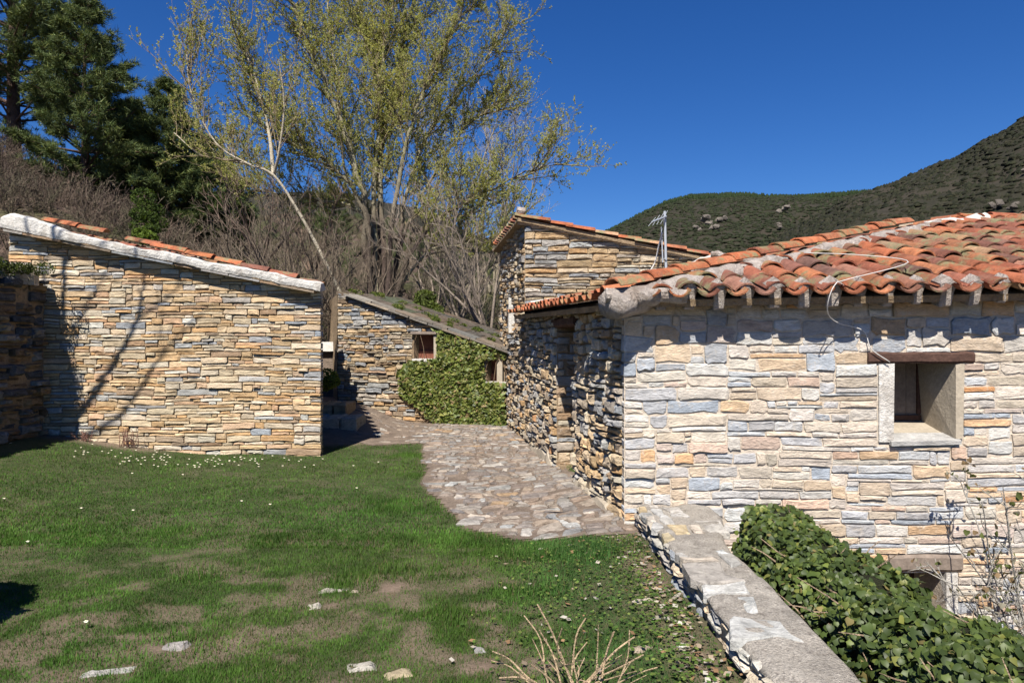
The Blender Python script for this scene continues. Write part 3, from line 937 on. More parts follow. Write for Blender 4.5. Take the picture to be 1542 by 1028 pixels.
# mortar stops under the eave covers
s = 0.28
while s < 6.2:
    c = s + 0.1025
    wid = rng.uniform(.055, .085); d0 = rng.uniform(-.012, .006)
    poly = [(c - wid * .5, -.075 + d0), (c + wid * .5, -.075 + d0 * .5), (c + wid * .62, .02), (c + wid * .85, .085), (c, .135), (c - wid * .85, .085), (c - wid * .62, .02)]
    poly = [(a + rng.uniform(-.006, .006), b + rng.uniform(-.004, .004)) for a, b in poly]
    Vv, Fc = stone_vf(rng, poly, 0.10, rng.uniform(-.02, .01), 0.006)
    V = np.array([RO + RT * a + RN * b - RU * w + RU * 0.05 for a, b, w in Vv])
    put('mortar_stop', V, Fc, M['mortar_hip'], roof)
    s += 0.205
# hidden walls of the house
mb = MB()
for a, b, zt1, zt2 in (((7.2, 5.1), (7.2, 9.9), 0.4, 1.5), ((7.2, 9.9), (0.3, 9.9), 1.0, .35)):
    V = np.array([(a[0], a[1], -2.7), (b[0], b[1], -2.7), (b[0], b[1], zt2), (a[0], a[1], zt1)]); mb.add(V, [(0, 1, 2, 3)])
mb.build('wall', M['mortar_earth'], house)

# ================================================================== tall house behind
rng = random.Random(23)
tall = empty('stone_house', (2.0, 11.5, -1.4), 'tall rough stone house with aerial mast and orange tiles along its sloping top', 'house')
tf = Wall((0.185, 10.0), (5.2, 10.0)); ts = Wall((-0.228, 13.1), (0.185, 10.0))
def tall_top(u): return 1.80 - 0.208 * u
V, Fc = backing(tf, -1.7, tall_top, [], -0.03); tfw = put('wall', V, Fc, M['mortar_earth'], tall)
nw0, nz1 = ts.uv(766.5, 447); nw1, nz0 = ts.uv(772.5, 500)
nw0, nw1 = min(nw0, nw1), max(nw0, nw1)
V, Fc = backing(ts, -1.7, lambda u: 1.80, [(nw0, nw1, nz0, nz1)], -0.03); tsw = put('wall', V, Fc, M['mortar_earth'], tall)
def pal_tall(rng, u, v): return pick(rng, [(3, BUFF), (2.5, SAND), (2, GREY), (1.2, BLUE), (1.2, OCHRE), (1, PALE), (.5, BROWN)])
stones = masonry(rng, tf, 0.2, 1.9, (0.16, 0.46), (0.06, 0.125), tfw, pal_tall, gap=0.008, rough=0.18, depth=0.1, proud=(-0.012, 0.02), topf=lambda u: tall_top(u) - .005, wamp=0.03, thin=0.4, bev=0.013, tilt=0.07, seed=9, u_range=(0, 4.0))
stones += masonry(rng, ts, -1.6, 1.9, (0.12, 0.34), (0.055, 0.11), tsw, pal_side, gap=0.011, rough=0.2, depth=0.09, proud=(-0.02, 0.035), topf=lambda u: 1.79, obstacles=[(nw0, nw1, nz0, nz1)], edge=(0, 0.13), wamp=0.03, thin=0.2, bev=0.018, tilt=0.14, seed=10)
emit(stones, 'stone', 'stonework', M['stone_rough'])
V, Fc = plank_vf(ts, nw0, nw1, nz0, nz1, -0.33, -0.30); put('shutter', V, Fc, M['wood_dark'], tall)
V, Fc = plank_vf(ts, nw0 - .10, nw0 + .02, nz0, nz1, -0.20, 0.012, rng, .006); put('jamb', V, Fc, M['mortar_white'], tall)
# roof
A0 = np.array([0.09, 9.93, 1.80]); sl = norm((1, 0, -0.208)); Lr = 3.6
nn = norm(np.cross(sl, (0, 1, 0))); nn = nn if nn[2] > 0 else -nn
V, Fc = quad_slab([A0, A0 + sl * Lr, A0 + sl * Lr + np.array([0, 3.4, 0]), A0 + np.array([-.46, 3.4, 0])], 0.05, nn)
troof = put('roof', V, Fc, M['mortar_earth'], tall)
tiles = tile_row(rng, troof, A0 + sl * 3.15 + nn * .015 + np.array([0, .06, 0]), A0 + sl * 0.05 + nn * .015 + np.array([0, .06, 0]), nn, pal=TILE_NEW + [(2, (0.46, 0.27, 0.16))], r=0.115, expo=0.34, jitter=.015)
tiles += tile_row(rng, troof, A0 + sl * 3.5 + nn * .005 + np.array([0, .28, 0]), A0 + sl * 0.05 + nn * .015 + np.array([0, .28, 0]), nn, pal=TILE_COL, r=0.11, expo=0.34, jitter=.02)
for k in range(13):
    O = A0 + np.array([-.46 * k / 14.0, 0.1 + 0.24 * k, 0])
    U = sl
    V, Fc = barrel(O, norm((0, 1, 0)), sl, nn, 0, -0.06, 0.38, 0.105, 0.1, 0.03, 0.02, True); tiles.append(dict(V=V, F=Fc, c=pick(rng, TILE_COL), parent=troof))
emit(tiles, 'roof_tile', 'roof_tiling', M['tile'], smooth=True)
V, Fc = lumpy(rng, lerp_line(A0 + np.array([0.0, .12, -.03]), A0 + sl * 2.9 + np.array([0, .12, -.03]), 40), 0.09, 0.05, 31, 8, .4); put('mortar_bed', V, Fc, M['mortar_hip'], troof, smooth=True)
V, Fc = lumpy(rng, lerp_line(W(1070, 384, 9.9), W(1130, 393, 9.8), 14), 0.14, 0.06, 33, 10, .4); put('mortar_bed', V, Fc, M['mortar_hip'], troof, smooth=True)
V, Fc = lumpy(rng, lerp_line(A0 + np.array([-.02, .10, .12]), A0 + np.array([.10, .12, .11]), 5), 0.05, 0.05, 36, 8, .4); put('cap_stone', V, Fc, M['mortar_hip'], troof)
mb = MB()
for a, b in (((5.2, 10.0), (5.2, 13.1)), ((5.2, 13.1), (-.228, 13.1))):
    V = np.array([(a[0], a[1], -2.7), (b[0], b[1], -2.7), (b[0], b[1], 1.8 - .208 * b[0]), (a[0], a[1], 1.8 - .208 * a[0])]); mb.add(V, [(0, 1, 2, 3)])
mb.build('wall', M['mortar_earth'], tall)

# aerial and its wire
ant = empty('aerial', W(1002, 402, 9.9), 'slim grey television aerial mast fixed to the tall stone house wall', 'aerial')
V, Fc = tube_vf([W(1003, 408, 9.9), W(1001, 318, 9.9)], 0.019, 8); put('mast', V, Fc, M['metal'], ant)
V, Fc = tube_vf([W(998, 395, 9.88), W(996, 342, 9.88)], 0.010, 6); put('rod', V, Fc, M['metal'], ant)
V, Fc = tube_vf([W(1003, 326, 9.9), W(982, 334, 9.3)], 0.012, 6); boom = put('boom', V, Fc, M['metal'], ant)
for k, t in enumerate(np.linspace(0.15, 1.0, 4)):
    c = W(1003, 326, 9.9) * (1 - t) + W(982, 334, 9.3) * t
    V, Fc = tube_vf([c + np.array([-.05, 0, -.10 + .04 * t]), c + np.array([.05, 0, .10 - .04 * t])], 0.004, 5); put('element', V, Fc, M['metal'], boom)
V, Fc = tube_vf([W(1000, 390, 9.95), W(1003, 390, 9.86)], 0.014, 6); put('bracket', V, Fc, M['metal'], ant)
P = smooth_line([W(997, 350, 9.86), W(992, 370, 9.86), W(986, 395, 9.86), W(975, 414, 9.84)], 6); V, Fc = tube_vf(P, 0.010, 5)
tag(put('cable', V, Fc, M['cable'], None, smooth=True), 'pale cable hanging from the aerial down the wall', 'cable')
P = smooth_line([W(1100, 391, 6.3), W(1150, 402, 5.9), W(1215, 400, 5.6), W(1252, 408, 5.3), W(1268, 416, 5.05), W(1262, 425, 4.9), W(1248, 452, 4.84), W(1246, 470, 4.86), W(1262, 485, 5.0), W(1300, 496, 5.07), W(1318, 505, 5.07)], 6)
P = smooth_line([RO + RT * 1.75 + RU * 0.95 + RN * .15, RO + RT * 2.15 + RU * .75 + RN * .16, RO + RT * 2.35 + RU * .45 + RN * .16, W(1275, 421, 4.86), W(1258, 428, 4.78), W(1248, 450, 4.78), W(1247, 472, 4.85), W(1262, 486, 5.0), W(1300, 498, 5.065), W(1312, 525, 5.06), W(1340, 545, 5.06)], 6)
V, Fc = tube_vf(P, 0.0036, 6); tag(put('cable', V, Fc, M['cable'], None, smooth=True), 'thin white cable looping over the tiled eave towards the window', 'cable')

# ================================================================== left house
rng = random.Random(37)
left = empty('stone_house', (-4.5, 10.5, -1.4), 'warm ochre dry stone house with white mortared sloping verge beside the lawn', 'house')
lf = Wall((-6.53, 8.85), (-2.48, 8.85))
def left_top(u): return 1.445 - 0.197 * u
V, Fc = backing(lf, -1.75, left_top, [], -0.022); lfw = put('wall', V, Fc, M['mortar_earth'], left)
def pal_left(rng, u, v):
    k = float(fbm(np.array([u * .8]), np.array([v * 1.6]), 51, 2)[0])
    return tuple(x * 1.1 for x in pick(rng, [(3.5, BUFF), (2.4, OCHRE), (2.0, SAND), (.8, PALE), (1.6 if k > .5 else .8, GREY), (1.1 if k > .5 else .4, BLUE), (.6, BROWN), (1.0, (0.48, 0.32, 0.20)), (.05, DARK)]))
stones = masonry(rng, lf, -1.68, 1.5, (0.11, 0.40), (0.038, 0.085), lfw, pal_left, gap=0.005, rough=0.24, depth=0.12, proud=(-0.012, 0.014), topf=lambda u: left_top(u) - .004, wamp=0.03, thin=0.38, bev=0.006, tilt=0.05, seed=41, wig=0.006)
emit(stones, 'stone', 'stonework', M['stone'])
# sides and back
sd = np.array([-0.32, 0.947]) * 4.2
mb = MB()
for a, b, z1, z2 in (((-2.48, 8.87), (-2.48 + sd[0], 8.87 + sd[1]), .62, .62), ((-6.53, 8.87), (-6.53 + sd[0], 8.87 + sd[1]), 1.42, 1.42), ((-6.53 + sd[0], 8.87 + sd[1]), (-2.48 + sd[0], 8.87 + sd[1]), 1.45, .62)):
    mb.add(np.array([(a[0], a[1], -1.8), (b[0], b[1], -1.8), (b[0], b[1], z2), (a[0], a[1], z1)]), [(0, 1, 2, 3)])
mb.build('wall', M['mortar_earth'], left)
lsl = norm((1, 0, -0.2)); lnn = norm((0.2, -0.10, 1))
LA = np.array([-6.52, 8.71, 1.495]); Ll = 4.16
back = np.array([-1.3, 3.9, 0.40])
V, Fc = quad_slab([LA, LA + lsl * Ll, LA + lsl * Ll + back, LA + back], 0.05, lnn); lroof = put('roof', V, Fc, M['mortar_earth'], left)
# slate slips showing under the verge
t = 0.05
while t < Ll - 0.1:
    w = rng.uniform(.25, .5); w = min(w, Ll - t)
    c0 = LA + lsl * t - lnn * 0.055; c1 = LA + lsl * (t + w - .01) - lnn * 0.052
    o = rng.uniform(-.03, .015)
    V, Fc = quad_slab([c0 + np.array([0, o, 0]), c1 + np.array([0, o + rng.uniform(-.01, .01), 0]), c1 + np.array([0, .2, 0]), c0 + np.array([0, .2, 0])], 0.025, lnn)
    put('verge_slate', V, Fc, M['slate'], lroof, pick(rng, [(1, GREY), (1, BLUE), (1, BROWN)])); t += w
# white mortar verge: swept strip with uneven top and bottom
n = 90; V = []; Fc = []
for i in range(n + 1):
    t = Ll * i / n
    hgt = 0.15 - 0.095 * sstep(0.2, 1.4, t) + 0.07 * (fbm(np.array([t * 2.2]), np.array([1.0]), 61, 3)[0] - .5)
    bot = -0.05 + 0.03 * (fbm(np.array([t * 3.0]), np.array([5.0]), 62, 3)[0] - .5)
    if i < 3: hgt *= (0.6 + .15 * i)
    prof = [(0.03, bot), (-0.012, bot + .008), (-0.02, bot + .05), (-0.016, hgt * .8), (0.012, hgt), (0.10, hgt + .01), (0.17, hgt * .7), (0.24, 0.0)]
    for (yy, hh) in prof:
        f = 0.035 * (fbm(np.array([t * 9]), np.array([yy * 20 + hh * 9]), 63, 3)[0] - .5)
        V.append(LA + lsl * t + lnn * (hh + f) + np.array([0, yy + f, 0]))
for i in range(n):
    for j in range(7): Fc.append((i * 8 + j, (i + 1) * 8 + j, (i + 1) * 8 + j + 1, i * 8 + j + 1))
Fc.append(tuple(range(8))); Fc.append(tuple(n * 8 + j for j in range(7, -1, -1)))
put('mortar_verge', V, Fc, M['mortar_white'], lroof)
# verge tiles half sunk in the mortar, tiles on the slope behind
tiles = []
lo = LA + lsl * (Ll + .02)
tiles += tile_row(rng, lroof, lo + np.array([0, .10, .0]) + lnn * 0.045, LA + np.array([.35, .10, 0]) + lnn * 0.10, lnn, pal=TILE_NEW + TILE_COL, r=0.10, expo=0.36, length=.44, skip=.1, jitter=.03)
for k in range(1, 15):
    A = LA + lsl * (Ll + .02) + back * (k * .27 / 4.1) + np.array([0, .12, 0]); B = LA + back * (k * .27 / 4.1) + np.array([0, .12, 0])
    tiles += tile_row(rng, lroof, A + lnn * .01, B + lnn * (0.01), lnn, pal=TILE_COL + [(3, (0.16, 0.12, 0.10)), (2, (.3, .25, .2))], r=0.11, expo=0.36)
emit(tiles, 'roof_tile', 'roof_tiling', M['tile'], smooth=True)

# ================================================================== ivy house in the middle
rng = random.Random(53)
ivyh = empty('stone_house', (-1.8, 14, -1.5), 'small lean-to stone house with slab-edged roof and ivy over half its wall', 'house')
vw = Wall((-3.33, 13.0), (-0.13, 12.0))
def ivy_top(u): return 0.93 - 0.328 * u
a0, b1 = vw.uv(622, 504); a1, b0 = vw.uv(657, 541)
c0, d1 = vw.uv(733, 543); c1, d0 = vw.uv(759, 576)
c1 = min(c1, vw.L - .02)
V, Fc = backing(vw, -1.75, ivy_top, [(a0, a1, b0, b1), (c0, c1, d0, d1)], -0.035, .3); vww = put('wall', V, Fc, M['mortar_earth'], ivyh)
def pal_ivy(rng, u, v):
    hi = v > 0.25
    return pick(rng, [(1.5 if hi else 3, BUFF), (.6 if hi else 1.6, OCHRE), (2, GREY), (3 if hi else .9, BLUE), (1.2, SAND), (.8, BROWN), (.5, PALE), (.5, PINK)])
stones = masonry(rng, vw, -1.68, 1.0, (0.13, 0.33), (0.045, 0.095), vww, pal_ivy, gap=0.008, rough=0.17, depth=0.1, proud=(-0.02, 0.02), topf=lambda u: ivy_top(u) - .005,
                 obstacles=[(a0 - .02, a1 + .06, b0 - .03, b1 + .05), (c0, c1, d0 - .03, d1)], wamp=0.03, thin=0.3, bev=0.012, tilt=0.08, seed=61)
emit(stones, 'stone', 'stonework', M['stone_rough'])
for (x0, x1, z0_, z1_) in ((a0, a1, b0, b1), (c0, c1, d0, d1)):
    V, Fc = plank_vf(vw, x0, x1, z0_ + (0.13 if x0 == a0 else 0.1), z1_, -0.30, -0.27); sh = put('shutter', V, Fc, M['wood_red'], ivyh)
    V, Fc = plank_vf(vw, x0, x1, z0_, z0_ + .15, -0.26, -0.24); put('rail', V, Fc, M['wood_red'], sh)
    V, Fc = plank_vf(vw, x0 - .01, x1 + .05, z0_ - .04, z0_ + .01, -0.25, 0.04, rng, .004); put('sill', V, Fc, M['mortar_white'], ivyh)
    V, Fc = plank_vf(vw, x1 - .05 if x0 == a0 else x1 - .12, x1 + .03 if x0 == a0 else x1 - .02, z0_, z1_, -0.25, 0.006, rng, .004); put('jamb', V, Fc, M['plaster'], ivyh)
V, Fc = beam_vf(rng, vw, a0 - .03, a1 + .1, b1 + .002, b1 + .055, -.25, .05, 6, .003); put('lintel', V, Fc, M['wood_grey'], ivyh)
# roof
vs = norm(np.array([vw.u[0], vw.u[1], -0.328])); vb = norm(np.array([-vw.n[0], -vw.n[1], 0])); vn = np.cross(vs, vb); vn = vn if vn[2] > 0 else -vn
VA = np.array([vw.a[0], vw.a[1], 0.95]) - vb * 0.10 - vs * .02
VL = 3.55
V, Fc = quad_slab([VA + vb * .12 - vn * .0, VA + vs * VL + vb * .12, VA + vs * VL + vb * 3.0, VA + vb * 3.0], .05, vn)
vroof = put('roof', V, Fc, M['earth'], ivyh)
t = 0.22
while t < VL:
    w = rng.uniform(.28, .6)
    for layer in range(2):
        o = rng.uniform(-.03, .03) + layer * .03
        poly = [(t + layer * .1, o), (t + w * .5 + layer * .1, o + rng.uniform(-.02, .02)), (t + w - .012 + layer * .1, o + rng.uniform(-.02, .02)), (t + w - .012 + layer * .1, .34), (t + layer * .1, .36)]
        th = rng.uniform(.022, .035)
        P = [VA + vs * a + vb * b + vn * (0.012 + .034 * layer) for a, b in poly]
        V, Fc = quad_slab(P, th, vn); put('roof_slab', V, Fc, M['slate'], vroof, pick(rng, [(2, (0.20, 0.165, 0.13)), (1, (.26, .23, .19)), (1, (0.16, 0.145, 0.125))]))
    t += w
for row in range(5):
    t = -.02 + .1 * (row % 2)
    while t < VL - .1:
        w = rng.uniform(.3, .6); y0 = .38 + row * .5 + rng.uniform(-.04, .04)
        P = [VA + vs * a + vb * b + vn * (0.03 + h) for a, b, h in ((t, y0, 0), (t + w - .02, y0 + rng.uniform(-.03, .03), 0), (t + w - .02, y0 + .5, .025), (t, y0 + .5, .025))]
        V, Fc = quad_slab(P, .025, vn); put('roof_slab', V, Fc, M['slate'], vroof, pick(rng, [(2, (0.085, 0.072, 0.058)), (1, (.11, .085, .065)), (1, (0.07, 0.075, 0.045))])); t += w
mb = MB()
for a, b, z1, z2 in (((-3.33, 13.02), (-4.3, 15.9), .9, .9), ((-4.3, 15.9), (-.9, 15.2), .9, -.2)):
    mb.add(np.array([(a[0], a[1], -1.8), (b[0], b[1], -1.8), (b[0], b[1], z2), (a[0], a[1], z1)]), [(0, 1, 2, 3)])
mb.build('wall', M['mortar_earth'], ivyh)

# ================================================================== paved path
rng = random.Random(71)
M['path_bed'] = simple_mat('path_bed', (0.205, 0.16, 0.125), 0.4, 6, 0.9, 0.03, second=(0.15, 0.115, 0.09), sec_scale=2.5)
xs = np.arange(-3.3, 1.05, 0.05); ys = np.arange(4.6, 12.9, 0.05)
X, Y = np.meshgrid(xs, ys); Vp = np.stack([X, Y, zg(X, Y) + 0.006], -1).reshape(-1, 3)
keepv = (path_sd(X, Y) < 0.03).reshape(-1)
i = np.arange(X.size).reshape(X.shape)
Q = np.stack([i[:-1, :-1], i[:-1, 1:], i[1:, 1:], i[1:, :-1]], -1).reshape(-1, 4)
Q = Q[keepv[Q].all(1)]
used = np.unique(Q); remap = np.full(X.size, -1); remap[used] = np.arange(len(used))
path = put('path', Vp[used], None, M['path_bed'], None, None, True, remap[Q])
tag(path, 'rough stone paved path between the lawn and the houses', None, None, 'structure')
cells = pack(rng, 4.3, 4.6, 12.4, (0.09, 0.24), (0.08, 0.17), (), thin=0.3)
pieces = []
for (u0, v0, u1, v1) in cells:
    u0 -= 3.25; u1 -= 3.25
    uc, vc = (u0 + u1) / 2, (v0 + v1) / 2
    sdv = float(path_sd(np.array([uc]), np.array([vc]))[0])
    if sdv > -0.05: continue
    if vc > 9.6 and uc < -1.5 and rng.random() < 0.75: continue
    if rng.random() < 0.06: continue
    poly = outline(rng, u0, v0, u1, v1, 0.009, 0.24)
    poly = [(u + warp(v, u, 81, .07, 1.6), v + warp(u, v, 82, 0.10, 1.3)) for u, v in poly]
    poly = [(u + warp(v, u, 85, .02, 4.5), v + warp(u, v, 86, 0.02, 4.1)) for u, v in poly]
    far_ = vc > 7.5
    Vv, Fc = stone_vf(rng, poly, 0.03, rng.uniform(0.004, 0.018) * (0.8 if far_ else 1), 0.007, 0.07, 0.008)
    V = np.stack([Vv[:, 0], Vv[:, 1], zg(Vv[:, 0], Vv[:, 1]) + Vv[:, 2] + 0.004], 1)
    c = pick(rng, [(3, (0.235, 0.192, 0.16)), (2.5, (0.26, 0.225, 0.19)), (1.8, (0.20, 0.168, 0.148)), (.9, (0.36, 0.335, 0.30)), (.5, (0.245, 0.235, 0.225)), (.15, (0.32, 0.225, 0.14))])
    pieces.append(dict(V=V, F=Fc, c=c, parent=path))
M['paving'] = stone_material('paving', 1.0, 0.5, 0.9, 0.02, lich_amt=0.5, fine=30)
emit(pieces, 'paving_stone', 'small_paving', M['paving'])

# stone steps in the shade of the alley
steps = empty('stone_steps', (-2.8, 11.2, -1.3), 'low rough stone steps in the dark alley beside the ochre house', 'steps')
for k, (x0, x1, y0, y1, z1) in enumerate(((-3.55, -2.42, 10.7, 11.4, -1.20), (-3.7, -2.75, 11.35, 12.1, -1.04))):
    n = 4
    for j in range(n):
        a = x0 + (x1 - x0) * j / n; b = x0 + (x1 - x0) * (j + 1) / n - .012
        Vv, Fc = stone_vf(rng, outline(rng, a, y0, b, y1, .006, .08), 0.5, 0.0, 0.02, 0.05)
        V = np.stack([Vv[:, 0], Vv[:, 1], z1 + Vv[:, 2]], 1); put('step_stone', V, Fc, M['stone_rough'], steps, pick(rng, [(1, BUFF), (1, GREY), (1, SAND)]))
# low wall with a pale slab closing the alley
lw = empty('low_wall', (-4.1, 14.2, -1.2), 'low earthen wall capped with a pale slab at the end of the alley', 'wall')
V, Fc = box_vf(-5.6, -3.3, 14.2, 14.6, -1.6, -0.22); put('body', V, Fc, M['path_bed'], lw)
V, Fc = box_vf(-5.6, -3.3, 14.1, 14.7, -0.215, -0.02); V += np.array([[rng.uniform(-.02, .02) for _ in range(3)] for _ in range(8)]); put('slab', V, Fc, M['mortar_white'], lw)

# ================================================================== parapet
rng = random.Random(83)
par = empty('parapet_wall', (1.1, 3.0, -1.4), 'low mortared stone parapet running from the house corner past the hedge', 'wall')
def par_right(y): return 1.27 + 0.20 * sstep(3.9, 4.9, y)
def par_left(y): return 0.925 + 0.02 * (fbm(np.asarray(y) * 3.0, np.asarray(y) * 0, 7, 2) - .5)
def par_z(x, y): return -1.205 + 0.012 * np.sin(np.asarray(y) * 2.1) + 0.05 * (fbm(np.asarray(x) * 6, np.asarray(y) * 6, 71, 4) - .5)
ys = np.arange(0.6, 5.09, 0.03); tt = np.linspace(0, 1, 15)
V = []
for y in ys:
    l = par_left(y); r = par_right(y) + 0.03 * (vnoise(y * 5, 0.3, 9) - .5)
    V.append((l + .012, y, -1.7)); V.append((l + .012, y, -1.24))
    for t in tt:
        x = l + (r - l) * t; e = 0.02 * (max(0, 1 - t * 14) + max(0, 1 - (1 - t) * 14))
        V.append((x, y, float(par_z(x, y)) - e))
    V.append((r, y, -1.26)); V.append((r, y, -2.7))
m = len(tt) + 4; Fc = []
for a in range(len(ys) - 1):
    for b in range(m - 1): Fc.append((a * m + b, a * m + b + 1, (a + 1) * m + b + 1, (a + 1) * m + b))
Fc = [f[::-1] for f in Fc]
Fc.append(tuple(range(m)))
def parapet_material():
    m, nt, b = new_mat('parapet')
    p = position(nt)
    n1 = noise(nt, p, 3, 6, .7); n2 = noise(nt, p, 7, 7, .75); n3 = noise(nt, p, 90, 4, .7); n4 = noise(nt, p, 15, 7, .8)
    c = mix(nt, 'MIX', ramp(nt, n1, [(.38, 0), (.6, 1)]), (.33, .30, .26), (.47, .425, .365))
    c = mix(nt, 'MIX', ramp(nt, n2, [(.48, 0), (.60, .95)]), c, (.53, .485, .42))
    c = mix(nt, 'MIX', ramp(nt, n4, [(.54, 0), (.66, .8)]), c, (.17, .145, .12))
    c = mix(nt, 'MULTIPLY', 1.0, c, ramp(nt, n3, [(.3, .6), (.7, 1.3)]))
    nt.links.new(c, b.inputs['Base Color'])
    h = nd(nt, 'ShaderNodeMath', operation='ADD'); nt.links.new(n2, h.inputs[0]); nt.links.new(n3, h.inputs[1]); bump(nt, b, h.outputs[0], 1.0, .025)
    return m
M['parapet'] = parapet_material()
body = put('body', V, Fc, M['parapet'], par, smooth=True)
pieces = []
cells = pack(rng, 0.62, 0.7, 5.0, (0.16, 0.34), (0.12, 0.34), (), thin=0.2)
for (u0, v0, u1, v1) in cells:
    u0 += .91; u1 += .91; uc, vc = (u0 + u1) / 2, (v0 + v1) / 2
    if u1 > par_right(vc) + .03 or rng.random() < 0.25: continue
    poly = outline(rng, u0, v0, u1, v1, .012, .35); poly = [(u + warp(v, u, 87, .025, 4.5), v + warp(u, v, 88, 0.025, 4.1)) for u, v in poly]
    Vv, Fc = stone_vf(rng, poly, .04, rng.uniform(.004, .014), .006, .03, .004)
    V = np.stack([Vv[:, 0], Vv[:, 1], par_z(Vv[:, 0], Vv[:, 1]) + Vv[:, 2]], 1)
    pieces.append(dict(V=V, F=Fc, c=pick(rng, [(3, (0.43, 0.40, 0.355)), (2, (0.38, 0.36, 0.33)), (1.5, (0.43, 0.36, 0.295)), (.8, (0.37, 0.38, 0.385)), (1.5, (0.52, 0.49, 0.44)), (.2, (0.45, 0.355, 0.22))]), parent=body))
pw = Wall((0.922, 5.06), (0.922, 0.8))
pieces += masonry(rng, pw, -1.46, -1.215, (0.12, 0.30), (0.045, 0.09), body, lambda r, u, v: pick(r, [(2, PALE), (2, GREY), (2, BLUE), (1.5, SAND), (1, BROWN)]), gap=.009, rough=.2, depth=.06, proud=(-.02, .022), bev=.014, tilt=.1, seed=91)
emit(pieces, 'stone', 'stonework', M['paving'])

# ================================================================== terrace wall at the left edge
rng = random.Random(97)
terr = empty('terrace_wall', (-5.95, 6.5, -1.2), 'dark moss-topped dry stone terrace wall in shade against the ochre house', 'wall')
tw = Wall((-5.88, 3.4), (-5.99, 8.80))
V, Fc = backing(tw, -1.6, lambda u: .74, [], -.05); tbody = put('body', V, Fc, M['mortar_earth'], terr)
def pal_terr(rng, u, v): return tuple(x * .62 for x in pick(rng, [(2, BROWN), (1, BUFF), (2, GREY), (2, DARK), (1, OCHRE)]))  # all face stone colours scaled darker alike
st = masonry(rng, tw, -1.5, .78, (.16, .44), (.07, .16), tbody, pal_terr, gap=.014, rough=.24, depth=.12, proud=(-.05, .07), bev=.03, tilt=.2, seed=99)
for (x, y, z, s) in ((-6.08, 8.55, .80, .13), (-6.05, 8.32, .80, .10), (-6.1, 8.1, .82, .12), (-6.06, 7.8, .8, .14), (-6.05, 7.4, .8, .12)):
    poly = outline(rng, -s, -s * .8, s, s * .8, .01, .3); Vv, Fc = stone_vf(rng, poly, .1, s * .9, s * .3, .3)
    V = np.stack([Vv[:, 0] + x, Vv[:, 1] + y, Vv[:, 2] + z], 1); st.append(dict(V=V, F=Fc, c=pick(rng, [(1, PALE), (1, GREY)]), parent=tbody))
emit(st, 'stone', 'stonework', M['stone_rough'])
tg = grid_mesh('terrace_ground', np.arange(-14, -5.97, .12), np.arange(2.0, 8.84, .12), lambda x, y: .74 + .18 * (fbm(x * 1.5, y * 1.5, 13, 4) - .3) + .08 * np.maximum(0, -6.5 - x) - 0.05 * (sstep(8.36, 8.5, y)), simple_mat('terrace_soil', (0.11, 0.10, 0.05), .4, 5, .9, .05, second=(.07, .10, .025), sec_scale=3))
tag(tg, 'mossy terrace earth behind the dark wall', None, None, 'structure')

# ================================================================== foliage tools
def diamonds(C, A, B):
    """two-triangle leaves"""
    n = len(C)
    V = np.stack([C - A, C + B, C + A, C - B], 1).reshape(-1, 3)
    Q = np.arange(n * 4).reshape(n, 4)
    return V, Q

def rnd_dirs(R, n):
    v = R.normal(size=(n, 3)); return v / np.linalg.norm(v, axis=1)[:, None]

def spikes(P0, P1, r):
    """thin three-sided twigs"""
    n = len(P0); T = P1 - P0; T = T / (np.linalg.norm(T, axis=1)[:, None] + 1e-9)
    up = np.where(np.abs(T[:, 2:3]) < .9, np.array([[0, 0, 1.0]]), np.array([[1.0, 0, 0]]))
    A = np.cross(T, up); A /= np.linalg.norm(A, axis=1)[:, None] + 1e-9
    B = np.cross(T, A); r = np.broadcast_to(np.asarray(r, float), (n,))[:, None]
    V = np.stack([P0 + A * r, P0 + (-.5 * A + .866 * B) * r, P0 + (-.5 * A - .866 * B) * r, P1], 1).reshape(-1, 3)
    b = np.arange(n)[:, None] * 4
    Fq = np.concatenate([b + np.array([[0, 1, 3]]), b + np.array([[1, 2, 3]]), b + np.array([[2, 0, 3]])], 1).reshape(-1, 3)
    return V, Fq

def slivers(P0, P1, r, R):
    """flat one-triangle twigs for far thickets"""
    n = len(P0); T = P1 - P0; A = np.cross(T, rnd_dirs(R, n)); A /= np.linalg.norm(A, axis=1)[:, None] + 1e-9
    V = np.stack([P0 + A * r[:, None] * 1.5, P0 - A * r[:, None] * 1.5, P1], 1).reshape(-1, 3)
    return V, np.arange(n * 3).reshape(n, 3)

def tri_leaves(C, A, B):
    V = np.stack([C - A, C + A * .7 + B, C + A * .7 - B], 1).reshape(-1, 3)
    return V, np.arange(len(C) * 3).reshape(-1, 3)

